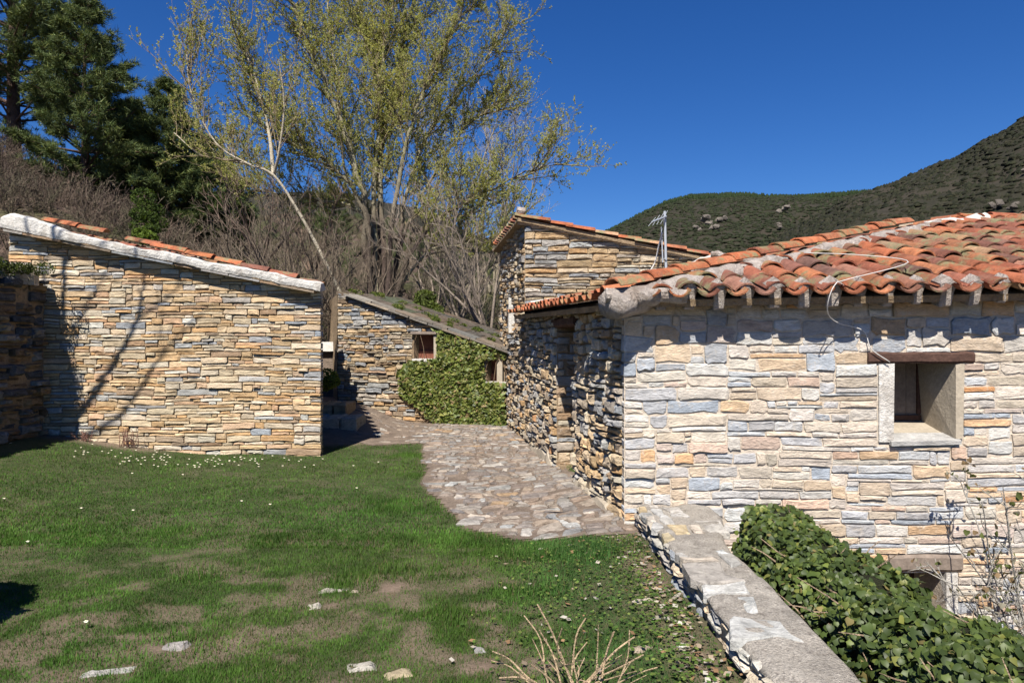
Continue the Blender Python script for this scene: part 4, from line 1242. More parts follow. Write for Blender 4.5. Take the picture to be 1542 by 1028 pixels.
class TreeGen:
    def __init__(s, seed): s.R = np.random.default_rng(seed); s.tubes = []; s.p0 = []; s.p1 = []; s.r = []; s.leaf = []
    def tube(s, P, r0, r1, k): s.tubes.append((np.asarray(P), np.linspace(r0, r1, len(P)), k))
    def along(s, P, t):
        P = np.asarray(P); n = len(P) - 1; f = min(t * n, n - 1e-6); i = int(f)
        return P[i] + (P[i + 1] - P[i]) * (f - i), norm(P[i + 1] - P[i])
    def side(s, tang, angle, up=0.3, out=None, outw=0.0):
        d = s.R.normal(size=3); d -= tang * (d @ tang); d = norm(d)
        v = tang * math.cos(angle) + d * math.sin(angle) + np.array([0, 0, up])
        if out is not None: v = v + out * outw
        return norm(v)
    def curve(s, p, d, L, n=4, bend=0.25, up=0.15):
        P = [p]
        for i in range(n):
            d = norm(d + s.R.normal(size=3) * bend * .5 + np.array([0, 0, up / n * 2])); P.append(P[-1] + d * L / n)
        return np.array(P)
    def twigs(s, P, per_m, lr, ang=(.5, 1.0), up=.3, r=.006, leaf_n=0):
        P = np.asarray(P); L = np.linalg.norm(np.diff(P, axis=0), axis=1).sum(); n = max(1, int(L * per_m * s.R.uniform(.7, 1.3)))
        for _ in range(n):
            p, tg_ = s.along(P, s.R.uniform(.12, 1)); d = s.side(tg_, s.R.uniform(*ang), up); l = s.R.uniform(*lr)
            q = p + d * l; s.p0.append(p); s.p1.append(q); s.r.append(r)
            if leaf_n: s.leaf.append(p + (q - p) * s.R.uniform(.15, 1.05, (leaf_n, 1)) + s.R.normal(size=(leaf_n, 3)) * .012)
    def mesh_wood(s, name, mat, parent, colf, twig_col, twig_name='twigs', sub=None):
        grp = {}
        for P, r, k in s.tubes: grp.setdefault((len(P), k), []).append((P, r))
        VV = []; QQ = []; CC = []; off = 0
        for (n_, k), lst in grp.items():
            V, Q = tube_batch(np.array([a for a, b in lst]), np.array([b for a, b in lst]), k)
            rm = np.repeat(np.array([b.max() for a, b in lst]), n_ * k)
            VV.append(V); QQ.append(Q + off); CC.append(colf(V, rm)); off += len(V)
        o = put(name, np.concatenate(VV), None, mat, parent, np.concatenate(CC), True, np.concatenate(QQ))
        t = None
        if s.p0:
            V, Fq = spikes(np.array(s.p0), np.array(s.p1), np.array(s.r))
            c = np.array(twig_col) * (0.75 + .5 * np.repeat(s.R.random(len(s.p0)), 4))[:, None]
            t = put(twig_name, V, None, M['twig'], parent, c, False, Fq); t['kind'] = 'stuff'
        return o, t

# ================================================================== big poplar
pop = empty('poplar_tree', W(577, 470, 17.0), 'large many-stemmed tree in fresh yellow-green leaf behind the lean-to house', 'tree')
T = TreeGen(101)
STEMS = [  # photo pixels, depth at foot and at tip, radius at foot and tip
    ([(560, 470), (553, 380), (546, 290), (503, 160), (470, 85), (440, 0), (420, -90)], 17.0, 15.6, .21, .03),
    ([(573, 470), (563, 330), (568, 200), (576, 100), (592, 0), (600, -120)], 17.2, 17.8, .14, .03),
    ([(580, 470), (574, 300), (571, 180), (553, 60), (520, -60)], 17.1, 18.6, .15, .03),
    ([(584, 470), (590, 330), (616, 200), (650, 110), (692, 20), (715, -70)], 16.9, 16.2, .13, .03),
    ([(590, 470), (601, 370), (612, 285), (655, 190), (715, 110), (775, 35)], 17.2, 18.8, .13, .02),
    ([(590, 470), (612, 395), (648, 340), (720, 295), (790, 262), (862, 240)], 16.8, 15.6, .12, .015),
    ([(562, 470), (548, 320), (492, 242), (432, 212), (385, 125), (352, 50)], 16.8, 15.4, .11, .02),
    ([(577, 470), (570, 260), (600, 105), (622, 0), (632, -90)], 17.5, 19.0, .13, .03),
    ([(592, 450), (640, 385), (700, 368), (765, 362)], 17.0, 16.0, .08, .015),
    ([(568, 470), (560, 350), (525, 210), (500, 60), (490, -60)], 17.3, 19.2, .11, .02),
    ([(585, 470), (605, 360), (655, 260), (705, 190), (755, 150)], 17.2, 17.6, .10, .02),
    ([(565, 470), (556, 330), (470, 300), (400, 290), (350, 265)], 17.0, 18.5, .09, .015),
]
base_c = W(577, 440, 17)
for pts, d0, d1, r0, r1 in STEMS:
    n = len(pts); P = np.array([W(px, py, d0 + (d1 - d0) * (i / (n - 1)) ** 1.2) for i, (px, py) in enumerate(pts)])
    P = smooth_line(P, 5); P[1:-1] += T.R.normal(size=(len(P) - 2, 3)) * .03
    T.tube(P, r0 * .52, r1 * .4, 8 if r0 > .1 else 6)
    L = np.linalg.norm(np.diff(P, axis=0), axis=1).sum()
    for _ in range(int(L * 5.4)):
        t = T.R.uniform(.24, 1.0) ** .9; p, tg_ = T.along(P, t)
        out = norm(np.array([p[0] - base_c[0], (p[1] - base_c[1]), 0.3]))
        d = T.side(tg_, T.R.uniform(.6, 1.15), .22, out, .35); l = T.R.uniform(.6, 2.1) * (1.15 - .55 * t)
        B = T.curve(p, d, l, 5, .3, .25); r = .007 + .009 * l
        T.tube(B, r, .004, 4)
        for _k in range(max(3, int(l * 7.5))):
            q, tq = T.along(B, T.R.uniform(.15, 1)); dd = T.side(tq, T.R.uniform(.5, 1.1), .25); ll = T.R.uniform(.25, .75)
            Bq = T.curve(q, dd, ll, 3, .35, .2)
            T.tube(Bq, .006, .003, 3)
            T.twigs(Bq, 9, (.10, .34), r=.003, leaf_n=12)
        T.twigs(B, 5, (.12, .38), r=.0035, leaf_n=12)
def bark_pop(V, r):
    z = V[:, 2]
    k = np.where(r > .05, sstep(2.4, 4.8, z), 1.0)
    n = fbm(V[:, 0] * 3, V[:, 2] * 2, 5, 3)
    light = np.where((r < .03)[:, None], np.array([[0.26, 0.215, 0.13]]), np.array([[0.36, 0.33, 0.22]])); dark = np.array([[0.085, 0.062, 0.052]])
    kk = np.clip(k * .8 + (n - .5) * .9, 0, 1)[:, None]
    return dark * (1 - kk) + light * kk
T.mesh_wood('trunk', M['bark'], pop, bark_pop, (0.22, 0.18, 0.10))
C = np.concatenate(T.leaf); nL = len(C)
A = rnd_dirs(T.R, nL); B = np.cross(A, rnd_dirs(T.R, nL)); B /= np.linalg.norm(B, axis=1)[:, None] + 1e-9
sz = T.R.uniform(.015, .029, nL)[:, None]
V, Q = tri_leaves(C, A * sz, B * sz * .7)
pal = np.array([(0.36, 0.35, 0.12), (0.31, 0.32, 0.105), (0.41, 0.385, 0.16), (0.25, 0.275, 0.09)])
c = pal[T.R.integers(0, 4, nL)] * T.R.uniform(.8, 1.2, (nL, 1))
o = put('crown', V, None, M['leaf_spring'], pop, np.repeat(c, 3, 0), False, Q)

# leaning pale tree left of it
ln = empty('leaning_tree', W(540, 480, 15.7), 'slender pale trunk leaning left with thin yellow-green sprays before the pines', 'tree')
T = TreeGen(131)
for pts, d0, d1, r0, r1 in [([(545, 500), (512, 440), (480, 375), (447, 315), (412, 264), (372, 246), (325, 215), (288, 140), (280, 60)], 15.5, 14.5, .048, .010), ([(412, 264), (405, 200), (385, 120), (362, 60)], 15.2, 15.6, .05, .01),
                            ([(412, 264), (420, 230), (428, 160), (420, 90)], 15.2, 14.4, .04, .01), ([(372, 246), (340, 240), (300, 232), (262, 200)], 15.0, 15.6, .03, .01)]:
    n = len(pts); P = smooth_line(np.array([W(px, py, d0 + (d1 - d0) * i / (n - 1)) for i, (px, py) in enumerate(pts)]), 5)
    T.tube(P, r0, r1, 6)
    L = np.linalg.norm(np.diff(P, axis=0), axis=1).sum()
    for _ in range(int(L * 4.5)):
        t = T.R.uniform(.50 if r0 > .045 and pts[0][0] > 500 else .15, 1.0); p, tg_ = T.along(P, t)
        B = T.curve(p, T.side(tg_, T.R.uniform(.5, 1.1), .45), T.R.uniform(.5, 1.5), 5, .3, .35); T.tube(B, .014, .004, 4)
        for _k in range(6):
            q, tq = T.along(B, T.R.uniform(.2, 1)); Bq = T.curve(q, T.side(tq, .8, .4), T.R.uniform(.2, .6), 3, .3, .3); T.tube(Bq, .005, .0025, 3)
            T.twigs(Bq, 12, (.08, .26), r=.003, leaf_n=7)
T.mesh_wood('trunk', M['bark'], ln, lambda V, r: np.where((r > .02)[:, None], np.array([[0.42, 0.37, 0.28]]), np.array([[.28, .22, .14]])), (0.26, 0.20, 0.12))
C = np.concatenate(T.leaf); nL = len(C); A = rnd_dirs(T.R, nL); B = np.cross(A, rnd_dirs(T.R, nL)); B /= np.linalg.norm(B, axis=1)[:, None] + 1e-9
sz = T.R.uniform(.015, .029, nL)[:, None]; V, Q = tri_leaves(C, A * sz, B * sz * .7); c = pal[T.R.integers(0, 4, nL)] * T.R.uniform(.8, 1.2, (nL, 1))
put('crown', V, None, M['leaf_spring'], ln, np.repeat(c, 3, 0), False, Q)

# ================================================================== pines
def make_pine(seed, H, Rmax, name, loc, label, low=.12, droop=0.0, dens=1.0):
    R = np.random.default_rng(seed)
    root = empty(name, loc, label, 'tree', 'pines on the slope')
    loc = np.array(loc, float)
    tr = [loc + np.array([math.sin(k * .9 + seed) * .06 * k / 6, math.cos(k * 1.3 + seed) * .05, H * k / 8 - .3]) for k in range(9)]
    V, Fc = tube_vf(tr, np.linspace(.2, .03, 9) * H / 10, 8); put('trunk', V, Fc, M['bark'], root, (0.10, 0.065, 0.05), True)
    mb = MB(); PC = []; PD = []
    nb = int(70 * dens)
    for b in range(nb):
        tiers = max(9, int(H * 1.5)); per = nb / tiers; f = low + (1 - low) * (int(b / per) + R.normal() * .12 + .5) / tiers; f = min(max(f, low), .985)
        env = Rmax * (1 - f) ** .85 * min(1.0, .55 + (f - low) * 2.2 / (1 - low)) * R.uniform(.7, 1.15) + .18
        a = b * 2.399 + R.uniform(-.4, .4)
        p = loc + np.array([0, 0, H * f])
        d0 = np.array([math.cos(a), math.sin(a), R.uniform(.05, .45) - droop])
        n = 5; P = [p]
        d = norm(d0)
        for k in range(n):
            d = norm(d + np.array([0, 0, .07]) + R.normal(size=3) * .10); P.append(P[-1] + d * env / n)
        P = np.array(P)
        V, Fc = tube_vf(P, np.linspace(.02 + .012 * env, .008, n + 1), 4, False); mb.add(V, Fc, (0.11, 0.07, 0.055))
        m = int(env * 13 * dens) + 3
        for _ in range(m):
            t = R.uniform(.22, 1.0) ** .7; i = min(int(t * n), n - 1); q = P[i] + (P[i + 1] - P[i]) * (t * n - i)
            off = R.normal(size=3) * np.array([.20, .20, .07]) * (.45 + .3 * env) * (1.15 - .6 * t)
            PC.append(q + off + np.array([0, 0, .05])); PD.append(norm(np.array([math.cos(a), math.sin(a), .6]) + R.normal(size=3) * .35))
    mb.build('branches', M['bark'], root, True)
    PC = np.array(PC); PD = np.array(PD); k = 20
    n = len(PC)
    D = np.repeat(PD, k, 0) * .8 + rnd_dirs(R, n * k); D /= np.linalg.norm(D, axis=1)[:, None]
    P0 = np.repeat(PC, k, 0) + R.normal(size=(n * k, 3)) * .04; L = R.uniform(.12, .30, (n * k, 1))
    Sd = np.cross(D, rnd_dirs(R, n * k)); Sd /= np.linalg.norm(Sd, axis=1)[:, None] + 1e-9
    w = R.uniform(.009, .016, (n * k, 1))
    V = np.stack([P0 - Sd * w, P0 + Sd * w, P0 + D * L], 1).reshape(-1, 3)
    tone = np.repeat(R.uniform(.6, 1.35, n), k)[:, None] * R.uniform(.8, 1.2, (n * k, 1))
    c = np.where(R.random((n * k, 1)) < .3, np.array([[0.125, 0.145, 0.040]]), np.array([[0.070, 0.10, 0.034]])) * tone
    put('crown', V, None, M['needle'], root, np.repeat(c, 3, 0), False, np.arange(n * k * 3).reshape(-1, 3))
    return root
def on_hill(px, D):
    x = (px - CX) / F * D; return (x, D, float(zt(x, D)) - .1)
make_pine(201, 13.5, 5.0, 'pine_tree', on_hill(20, 27), 'tallest broad pine rising past the upper frame edge above the ochre house', .10, dens=1.9)
make_pine(202, 7.6, 3.1, 'pine_tree', on_hill(128, 25), 'mid-height pine with layered branch tips between the tallest pine and the pointed pine', .04, dens=1.5)
make_pine(203, 6.3, 2.9, 'pine_tree', on_hill(252, 27), 'pointed dark pine at the end of the scrub slope beside the leaning tree', .03, dens=1.7)
make_pine(204, 4.8, 2.5, 'pine_tree', on_hill(315, 28), 'smaller dark pine standing lowest on the slope behind the leaning tree', .02, dens=1.5)
make_pine(207, 4.8, 2.6, 'pine_tree', on_hill(195, 29), 'dark pine half hidden between two larger pines on the slope', .02, dens=1.5)
make_pine(205, 6.5, 2.6, 'pine_tree', on_hill(500, 70), 'distant small pine on the hill seen through the stems of the big tree', .02, dens=1)
make_pine(206, 5.5, 2.4, 'pine_tree', on_hill(465, 74), 'distant low pine on the hill next to another through bare twigs', .02, dens=.9)

# ================================================================== bare shrubs
def shrub_arrays(seed, stems=26, H=1.5, spread=.55, sub=9, rbase=.012):
    R = np.random.default_rng(seed); p0 = []; p1 = []; r = []
    for s_ in range(stems):
        a = R.uniform(0, 6.283); d = norm(np.array([math.cos(a) * spread, math.sin(a) * spread, 1]) * np.array([R.uniform(.3, 1.6), R.uniform(.3, 1.6), 1]))
        p = np.array([math.cos(a), math.sin(a), 0]) * R.uniform(0, .25) * H * .6; L = H * R.uniform(.6, 1.1)
        for k in range(4):
            d = norm(d + R.normal(size=3) * .22); q = p + d * L / 4
            p0.append(p); p1.append(q + d * L / 14); r.append(rbase * (1 - k * .2))
            for _ in range(sub // 2 if k == 0 else sub):
                e = norm(d * .8 + R.normal(size=3) * .6 + np.array([0, 0, .2])); l = R.uniform(.12, .40) * H * .6; b = p + (q - p) * R.random()
                c_ = b + e * l; p0.append(b); p1.append(c_); r.append(rbase * .42)
                for _k in range(2):
                    f = norm(e + R.normal(size=3) * .6); b2 = b + e * l * R.uniform(.3, .9); p0.append(b2); p1.append(b2 + f * l * .5); r.append(rbase * .28)
            p = q
    return np.array(p0), np.array(p1), np.array(r)
SHR = [shrub_arrays(300 + k, 13, 1.4, .7, 4, .011) for k in range(6)]
R = np.random.default_rng(55)
def scatter(n, fn, seed, smin, smax, cols):
    R = np.random.default_rng(seed); VV = []; FF = []; CC = []; off = 0; k = 0
    while k < n:
        x, y = fn(R)
        z = float(zt(x, y)) - .1
        p0, p1, r = SHR[R.integers(0, len(SHR))]; a = R.uniform(0, 6.283); s = R.uniform(smin, smax)
        rot = np.array([[math.cos(a), -math.sin(a), 0], [math.sin(a), math.cos(a), 0], [0, 0, 1]]) * s
        V, Fq = slivers(p0 @ rot.T + [x, y, z], p1 @ rot.T + [x, y, z], r * (.6 + .4 * s) * (1 + max(0, y - 18) * .05), R)
        c = cols[R.integers(0, len(cols))] * R.uniform(.8, 1.25)
        VV.append(V); FF.append(Fq + off); CC.append(np.tile(c, (len(V), 1))); off += len(V); k += 1
    return np.concatenate(VV), np.concatenate(FF), np.concatenate(CC)
BR = np.array([(0.112, 0.080, 0.060), (0.132, 0.098, 0.074), (0.090, 0.066, 0.054), (0.125, 0.105, 0.072), (0.085, 0.075, 0.048)])
def left_slope(R):
    y = R.uniform(13.2, 27); x = R.uniform(-.80, -.36) * y; return x, y
V, Fq, c = scatter(330, left_slope, 56, .55, 1.05, BR)
tag(put('hillside_scrub', V, None, M['twig'], None, c, False, Fq), 'leafless reddish brown scrub covering the slope under the pines', None, None, 'stuff')
def mid_slope(R):
    y = R.uniform(16, 55) ; x = R.uniform(-.44, .01) * y; return x, y
V, Fq, c = scatter(230, mid_slope, 57, .9, 1.9, np.concatenate([BR, np.array([(0.11, 0.115, 0.05), (0.16, .15, .07)])]))
tag(put('valley_scrub', V, None, M['twig'], None, c, False, Fq), 'leafless grey-brown thicket behind the big tree', None, None, 'stuff')

# low green growth on the hillside
def leaf_cloud(R, centers, rad, n, size, cols, squash=.7):
    C = []
    for c_ in centers:
        d = rnd_dirs(R, n) * (R.uniform(.35, 1.0, (n, 1)) ** .5) * rad * R.uniform(.7, 1.2); d[:, 2] *= squash; C.append(np.array(c_) + d)
    C = np.concatenate(C); m = len(C); A = rnd_dirs(R, m); B = np.cross(A, rnd_dirs(R, m)); B /= np.linalg.norm(B, axis=1)[:, None] + 1e-9
    sz = R.uniform(.6, 1.3, (m, 1)) * size; V, Q = diamonds(C, A * sz, B * sz * .65)
    c = np.array(cols)[R.integers(0, len(cols), m)] * R.uniform(.65, 1.35, (m, 1))
    return V, Q, np.repeat(c, 4, 0)
GR = [(0.055, 0.085, 0.02), (0.08, 0.115, 0.025), (0.04, 0.06, 0.018)]
R = np.random.default_rng(77)
def bush(name, label, cs, rad, n, size, cols, group='evergreen bushes on the slope'):
    root = empty(name, (cs[0][0], cs[0][1], cs[0][2] - rad), label, 'bush', group)
    V, Q, c = leaf_cloud(R, cs, rad, n, size, cols); put('foliage', V, None, M['leaf_dull'], root, c, False, Q)
    for k, c_ in enumerate(cs[:4]):
        V, Fc = tube_vf([np.array([cs[0][0], cs[0][1], cs[0][2] - rad * 1.3]), np.array(c_)], [.03, .012], 5); put('stem', V, Fc, M['bark'], root, (.12, .09, .06))
bush('evergreen_bush', 'dark green bush on the scrub slope above the ochre house roof', [W(216, 296, 16), W(232, 318, 16.2), W(208, 322, 15.8), W(228, 345, 15.7), W(220, 312, 16), W(238, 338, 16), W(214, 340, 15.9), W(224, 328, 15.8)], .27, 420, .03, GR)
bush('evergreen_bush', 'small bright green bush just above the verge tiles of the ochre house', [W(212, 352, 13.6), W(222, 358, 13.6)], .2, 500, .03, [(0.12, 0.17, 0.03), (0.09, .13, .025)])
bush('evergreen_bush', 'green bush behind the slab roof beside the big trunk', [W(638, 462, 15.4), W(648, 470, 15.3), W(640, 448, 15.5), W(655, 480, 15.0)], .3, 700, .04, [(0.11, 0.14, 0.035), (0.08, .10, .03)])
bush('evergreen_bush', 'small leafy bush at the corner of the dark alley', [W(492, 566, 11.6), W(499, 574, 11.4), W(489, 578, 11.6)], .16, 500, .022, [(0.17, 0.21, 0.04), (0.10, .15, .03)])

# taller bare trees behind the lean-to house
def bare_tree(name, label, px, py, D, H, seed, spread=.5, cols=(0.22, 0.18, 0.145), stems=7, group='bare trees behind the lean-to house', leaf=0, lean=0.0):
    loc = W(px, py, D); root = empty(name, loc, label, 'tree', group)
    T = TreeGen(seed)
    for k in range(stems):
        a = T.R.uniform(0, 6.283); d = norm(np.array([math.cos(a) * spread + lean, math.sin(a) * spread, 1]))
        P = T.curve(loc + np.array([math.cos(a), math.sin(a), 0]) * .08, d, H * T.R.uniform(.7, 1.05), 7, .22, .12); T.tube(P, .012 + .007 * H, .005, 5)
        for _ in range(int(H * 4.2)):
            p, tg_ = T.along(P, T.R.uniform(.12, 1)); B = T.curve(p, T.side(tg_, T.R.uniform(.4, 1.0), .2), T.R.uniform(.3, 1.0) * H * .3, 4, .35, .1); T.tube(B, .010, .003, 3)
            T.twigs(B, 13, (.1, .4), r=.0042, leaf_n=leaf)
    T.mesh_wood('trunk', M['bark'], root, lambda V, r: np.array(cols) * (.6 + .8 * fbm(V[:, 0] * 4, V[:, 2] * 3, seed, 2))[:, None], np.array(cols) * .95)
    if leaf:
        C = np.concatenate(T.leaf); n = len(C); A = rnd_dirs(T.R, n); B = np.cross(A, rnd_dirs(T.R, n)); B /= np.linalg.norm(B, axis=1)[:, None] + 1e-9
        s = T.R.uniform(.01, .024, (n, 1)); V, Q = diamonds(C, A * s, B * s * .6); put('crown', V, None, M['leaf_dull'], root, np.repeat(np.array([.22, .22, .09]) * T.R.uniform(.7, 1.3, (n, 1)), 4, 0), False, Q)
    return root
bare_tree('bare_tree', 'grey leafless tree leaning over the slab roof beside the tall house', 735, 500, 15.5, 3.8, 401, .45, lean=-.2)
bare_tree('bare_tree', 'dense leafless tree rising behind the middle of the slab roof', 690, 480, 16.5, 3.6, 402, .6)
bare_tree('bare_tree', 'faintly budding tree above the top corner of the tall house', 742, 440, 19, 4.6, 403, .35, leaf=1, cols=(0.30, 0.26, .19))
bare_tree('bare_tree', 'bare thicket tree close to the right of the big dark trunk', 655, 470, 17.5, 3.4, 404, .7)
bare_tree('bare_tree', 'bare brown tree behind the right end of the ochre house roof', 470, 410, 17, 2.6, 405, .75, (0.19, 0.135, 0.10), stems=9)
bare_tree('bare_tree', 'bare brown tree above the middle of the white mortared verge', 395, 395, 16.5, 2.5, 406, .75, (0.17, 0.12, 0.095), stems=9)
bare_tree('bare_tree', 'tall thin bare tree with upright twigs left of the tall house top', 700, 440, 22, 7.5, 407, .25, leaf=2, cols=(0.30, 0.26, .19), stems=6)

for k, (px, D, H, lab) in enumerate(((352, 15.0, 2.9, 'brown bare shrub behind the verge nearest the pines'), (430, 14.6, 2.6, 'brown bare shrub crossing the foot of the pale leaning trunk'), (468, 15.2, 2.9, 'brown bare shrub behind the low end of the ochre house roof'),
                                     (512, 15.0, 2.7, 'brown bare shrub above the upper end of the slab roof'), (540, 16.0, 2.8, 'brown bare shrub left of the big dark trunk foot'))):
    bare_tree('bare_shrub', lab, px, 500, D, H, 430 + k, .6, (0.15, 0.118, 0.088), stems=10, group='bare shrubs behind the ochre house roof')
# bare tree on the terrace: its shadow falls across the ochre wall
TB = np.array([-6.72, 5.0, .72])
tb = empty('terrace_tree', TB, 'bare forked tree on the mossy terrace whose shadow crosses the ochre wall', 'tree')
T = TreeGen(421)
for pts, r0, r1 in (([(0, 0, 0), (.03, 0, 1.6), (-.02, .02, 3.2), (.03, .05, 4.7), (.08, .05, 6.6)], .075, .02), ([(0, 0, 2.9), (.50, .05, 3.55), (1.0, .1, 4.35), (1.15, .1, 5.6)], .05, .012), ([(.0, 0, 4.4), (-.25, -.1, 5.0), (-.4, -.1, 6.2)], .03, .01),
                ([(.02, 0, 2.75), (.75, -.1, 3.35), (1.25, -.1, 4.1), (1.9, 0, 4.6)], .03, .01), ([(0, 0, 4.0), (.4, .1, 4.6), (.8, .1, 5.3)], .022, .008), ([(0, 0, 5.0), (.3, .1, 5.7), (.35, .1, 6.6)], .02, .006), ([(.95, .1, 4.3), (1.5, .1, 4.7), (2.1, .1, 5.5)], .02, .006)):
    P = smooth_line(TB + np.array(pts), 5); T.tube(P, r0, r1, 6)
    for _ in range(6):
        p, tg_ = T.along(P, T.R.uniform(.45, 1)); B = T.curve(p, T.side(tg_, .7, .4), T.R.uniform(.3, .9), 4, .3, .2); T.tube(B, .007, .003, 3); T.twigs(B, 4, (.1, .3), r=.003)
T.mesh_wood('trunk', M['bark'], tb, lambda V, r: np.tile(np.array([.14, .11, .09]), (len(V), 1)), (.14, .11, .09))
# round bush added unseen left of the frame to throw shade on the lawn
bush('shadow_bush', 'unseen round leafy bush added left of the lawn to cast a shadow', [(-3.26, 3.10, -.74), (-3.14, 3.22, -.97), (-3.5, 3.1, -.9), (-3.28, 3.0, -.62), (-3.24, 3.1, -1.15)], .36, 2800, .045, GR, None)

R = np.random.default_rng(143)
C = [(-6.07 + R.normal() * .10, R.uniform(7.0, 8.6), .87 + R.normal() * .03) for _ in range(26)]
V, Q, c = leaf_cloud(R, C, .13, 260, .014, [(0.055, 0.075, 0.018), (.09, .11, .03), (.04, .05, .018)], .55)
tag(put('terrace_moss', V, None, M['leaf_dull'], None, c, False, Q), 'tufts of moss and grass on top of the dark terrace wall', None, None, 'stuff')

# ================================================================== ivy on the lean-to
def ivy_leaf(R, c, nrm, size, col):
    """five-pointed leaf, slightly folded"""
    nrm = norm(nrm); up = norm(np.array([0, 0, -1.0]) + R.normal(size=3) * .75); t = norm(up - nrm * (up @ nrm)); b = np.cross(nrm, t)
    pts = [(0, -.34, 0), (.36, -.42, -.05), (.50, -.08, -.08), (.34, .24, -.05), (0, .60, -.12), (-.34, .24, -.05), (-.50, -.08, -.08), (-.36, -.42, -.05), (0, -.02, .05)]
    V = np.array([c + b * x * size + t * y * size + nrm * z * size for x, y, z in pts])
    return V, [(8, k, (k + 1) % 8) for k in range(8)]
rng = random.Random(141); R = np.random.default_rng(141)
ivy = empty('ivy', (-1.0, 12.2, -1.5), 'green ivy covering the lower right half of the lean-to house wall', 'ivy')
mb = MB(); pts = []
ix0 = vw.uv(605, 600)[0]
NU = 26000; U_ = R.uniform(ix0 - .05, vw.L + .02, NU); V_ = -1.55 + R.random(NU) * (ivy_top(U_) + 1.55)
PX = project(vw.P(U_, V_, np.zeros(NU))); ED = 14 * (fbm(U_ * 5, V_ * 5, 7, 3) - .5); WN = fbm(U_ * 3, V_ * 3, 15, 3)
for i_ in range(NU):
    u, v = U_[i_], V_[i_]; x, y = PX[i_]; edge = ED[i_]
    lim_l = np.interp(y, [480, 494, 540, 545, 560, 590, 615, 640, 655], [650, 656, 660, 612, 603, 604, 630, 655, 680]) + edge
    if x < lim_l: continue
    if 618 < x < 660 and 498 < y < 541: continue
    if 730 < x < 762 and 540 < y < 577: continue
    if y > 651 + edge * .3: continue
    if x > 690 and y < np.interp(x, [690, 755], [512, 545]) and rng.random() < .45: continue
    pts.append((u, v, .015 + .13 * WN[i_] * R.uniform(.5, 1)))
    if len(pts) >= 5200: break
for (u, v, w) in pts:
    c = vw.P(np.array([u]), np.array([v]), np.array([w]))[0]
    n = np.array([vw.n[0], vw.n[1], .45]) + R.normal(size=3) * .75
    col = np.array([(0.15, 0.175, 0.038), (0.11, 0.145, 0.032), (0.20, 0.205, 0.06), (0.07, 0.095, 0.024), (0.24, 0.18, 0.085)][rng.choices(range(5), (4, 4, 2.5, 2, .8))[0]]) * R.uniform(.75, 1.25)
    V, Fc = ivy_leaf(R, c, n, R.uniform(.035, .10), col); mb.add(V, Fc, col)
mb.build('foliage', M['leaf'], ivy, True)
T = TreeGen(142)
for k in range(14):
    u = R.uniform(ix0 + .4, vw.L - .1); P = [vw.P(np.array([u]), np.array([-1.5]), np.array([.03]))[0]]
    for j in range(6):
        u += R.normal() * .12; P.append(vw.P(np.array([u]), np.array([min(-1.5 + .28 * (j + 1), ivy_top(u) - .1)]), np.array([.03]))[0])
    V, Fc = tube_vf(P, np.linspace(.014, .005, 7), 5); put('stem', V, Fc, M['bark'], ivy, (.16, .11, .07))

# moss and weeds on the slab roof
R = np.random.default_rng(151)
C = []
for k in range(26):
    t = R.uniform(.0, VL); C.append(VA + vs * t + vb * R.uniform(.3, 1.6) + vn * .05)
V, Q, c = leaf_cloud(R, C, .12, 160, .018, [(0.10, 0.14, 0.03), (.16, .17, .05), (.07, .10, .02)], .5)
tag(put('roof_weeds', V, None, M['leaf_dull'], None, c, False, Q), 'tufts of moss and weeds on the slab roof', None, None, 'stuff')

# ================================================================== hedge behind the parapet
rng = random.Random(161); R = np.random.default_rng(161)
hedge = empty('ivy_hedge', (1.6, 3.0, -2.6), 'thick glossy ivy hedge growing along the parapet in front of the house', 'hedge')
def hedge_sec(y, a, k=1.0):
    """point of the hedge surface; a = 0 left foot, over the top, 1 right foot"""
    yy = np.asarray(y, float)
    cx = 1.60 + .03 * np.sin(yy * 3); hw = .285 * (1 - .75 * sstep(4.05, 4.5, yy) ** 1.5); top = -1.02 + .035 * np.sin(yy * 4.1) - .28 * sstep(4.05, 4.5, yy) ** 2 + .10 * (fbm(yy * 2.0, yy * 0 + 3, 5, 3) - .5)
    ang = math.pi * (1 - np.asarray(a, float)); rr = 1 + .5 * (fbm(yy * 3.2, np.asarray(a) * 5, 23, 3) - .5)
    ex = np.sign(np.cos(ang)) * np.abs(np.cos(ang)) ** .6; ez = np.abs(np.sin(ang)) ** .6
    x = cx + hw * ex * rr * k; z = -2.0 + (top + 2.0) * ez * (1 + (rr - 1) * .35) * (.93 + .07 * k)
    return np.stack([x, yy + 0 * x, z], -1)
ys_ = np.linspace(.7, 4.42, 70); aa = np.linspace(0, 1, 18)
V = np.concatenate([hedge_sec(np.full(18, y), aa, .82) for y in ys_]); Fc = []
for a in range(69):
    for b in range(17): Fc.append((a * 18 + b, (a + 1) * 18 + b, (a + 1) * 18 + b + 1, a * 18 + b + 1))
Fc.append(tuple(69 * 18 + k for k in range(18)))
put('inner_growth', V, Fc, simple_mat('hedge_core', (0.022, 0.024, 0.010), .5, 14, 1, .05), hedge, smooth=True)
pieces = []
PALH = [(0.055, 0.082, 0.020), (0.075, 0.105, 0.025), (0.042, 0.064, 0.018), (0.11, 0.14, 0.03), (0.16, 0.17, 0.04), (.20, .165, .065)]
NH = 19000; hy = R.uniform(.75, 4.5, NH); ha = R.uniform(.05, .95, NH); hk = R.uniform(.78, 1.08, NH) + (R.random(NH) < .06) * R.uniform(.0, .2, NH)
HP = hedge_sec(hy, ha, hk); HQ = hedge_sec(hy, ha, hk + .2)
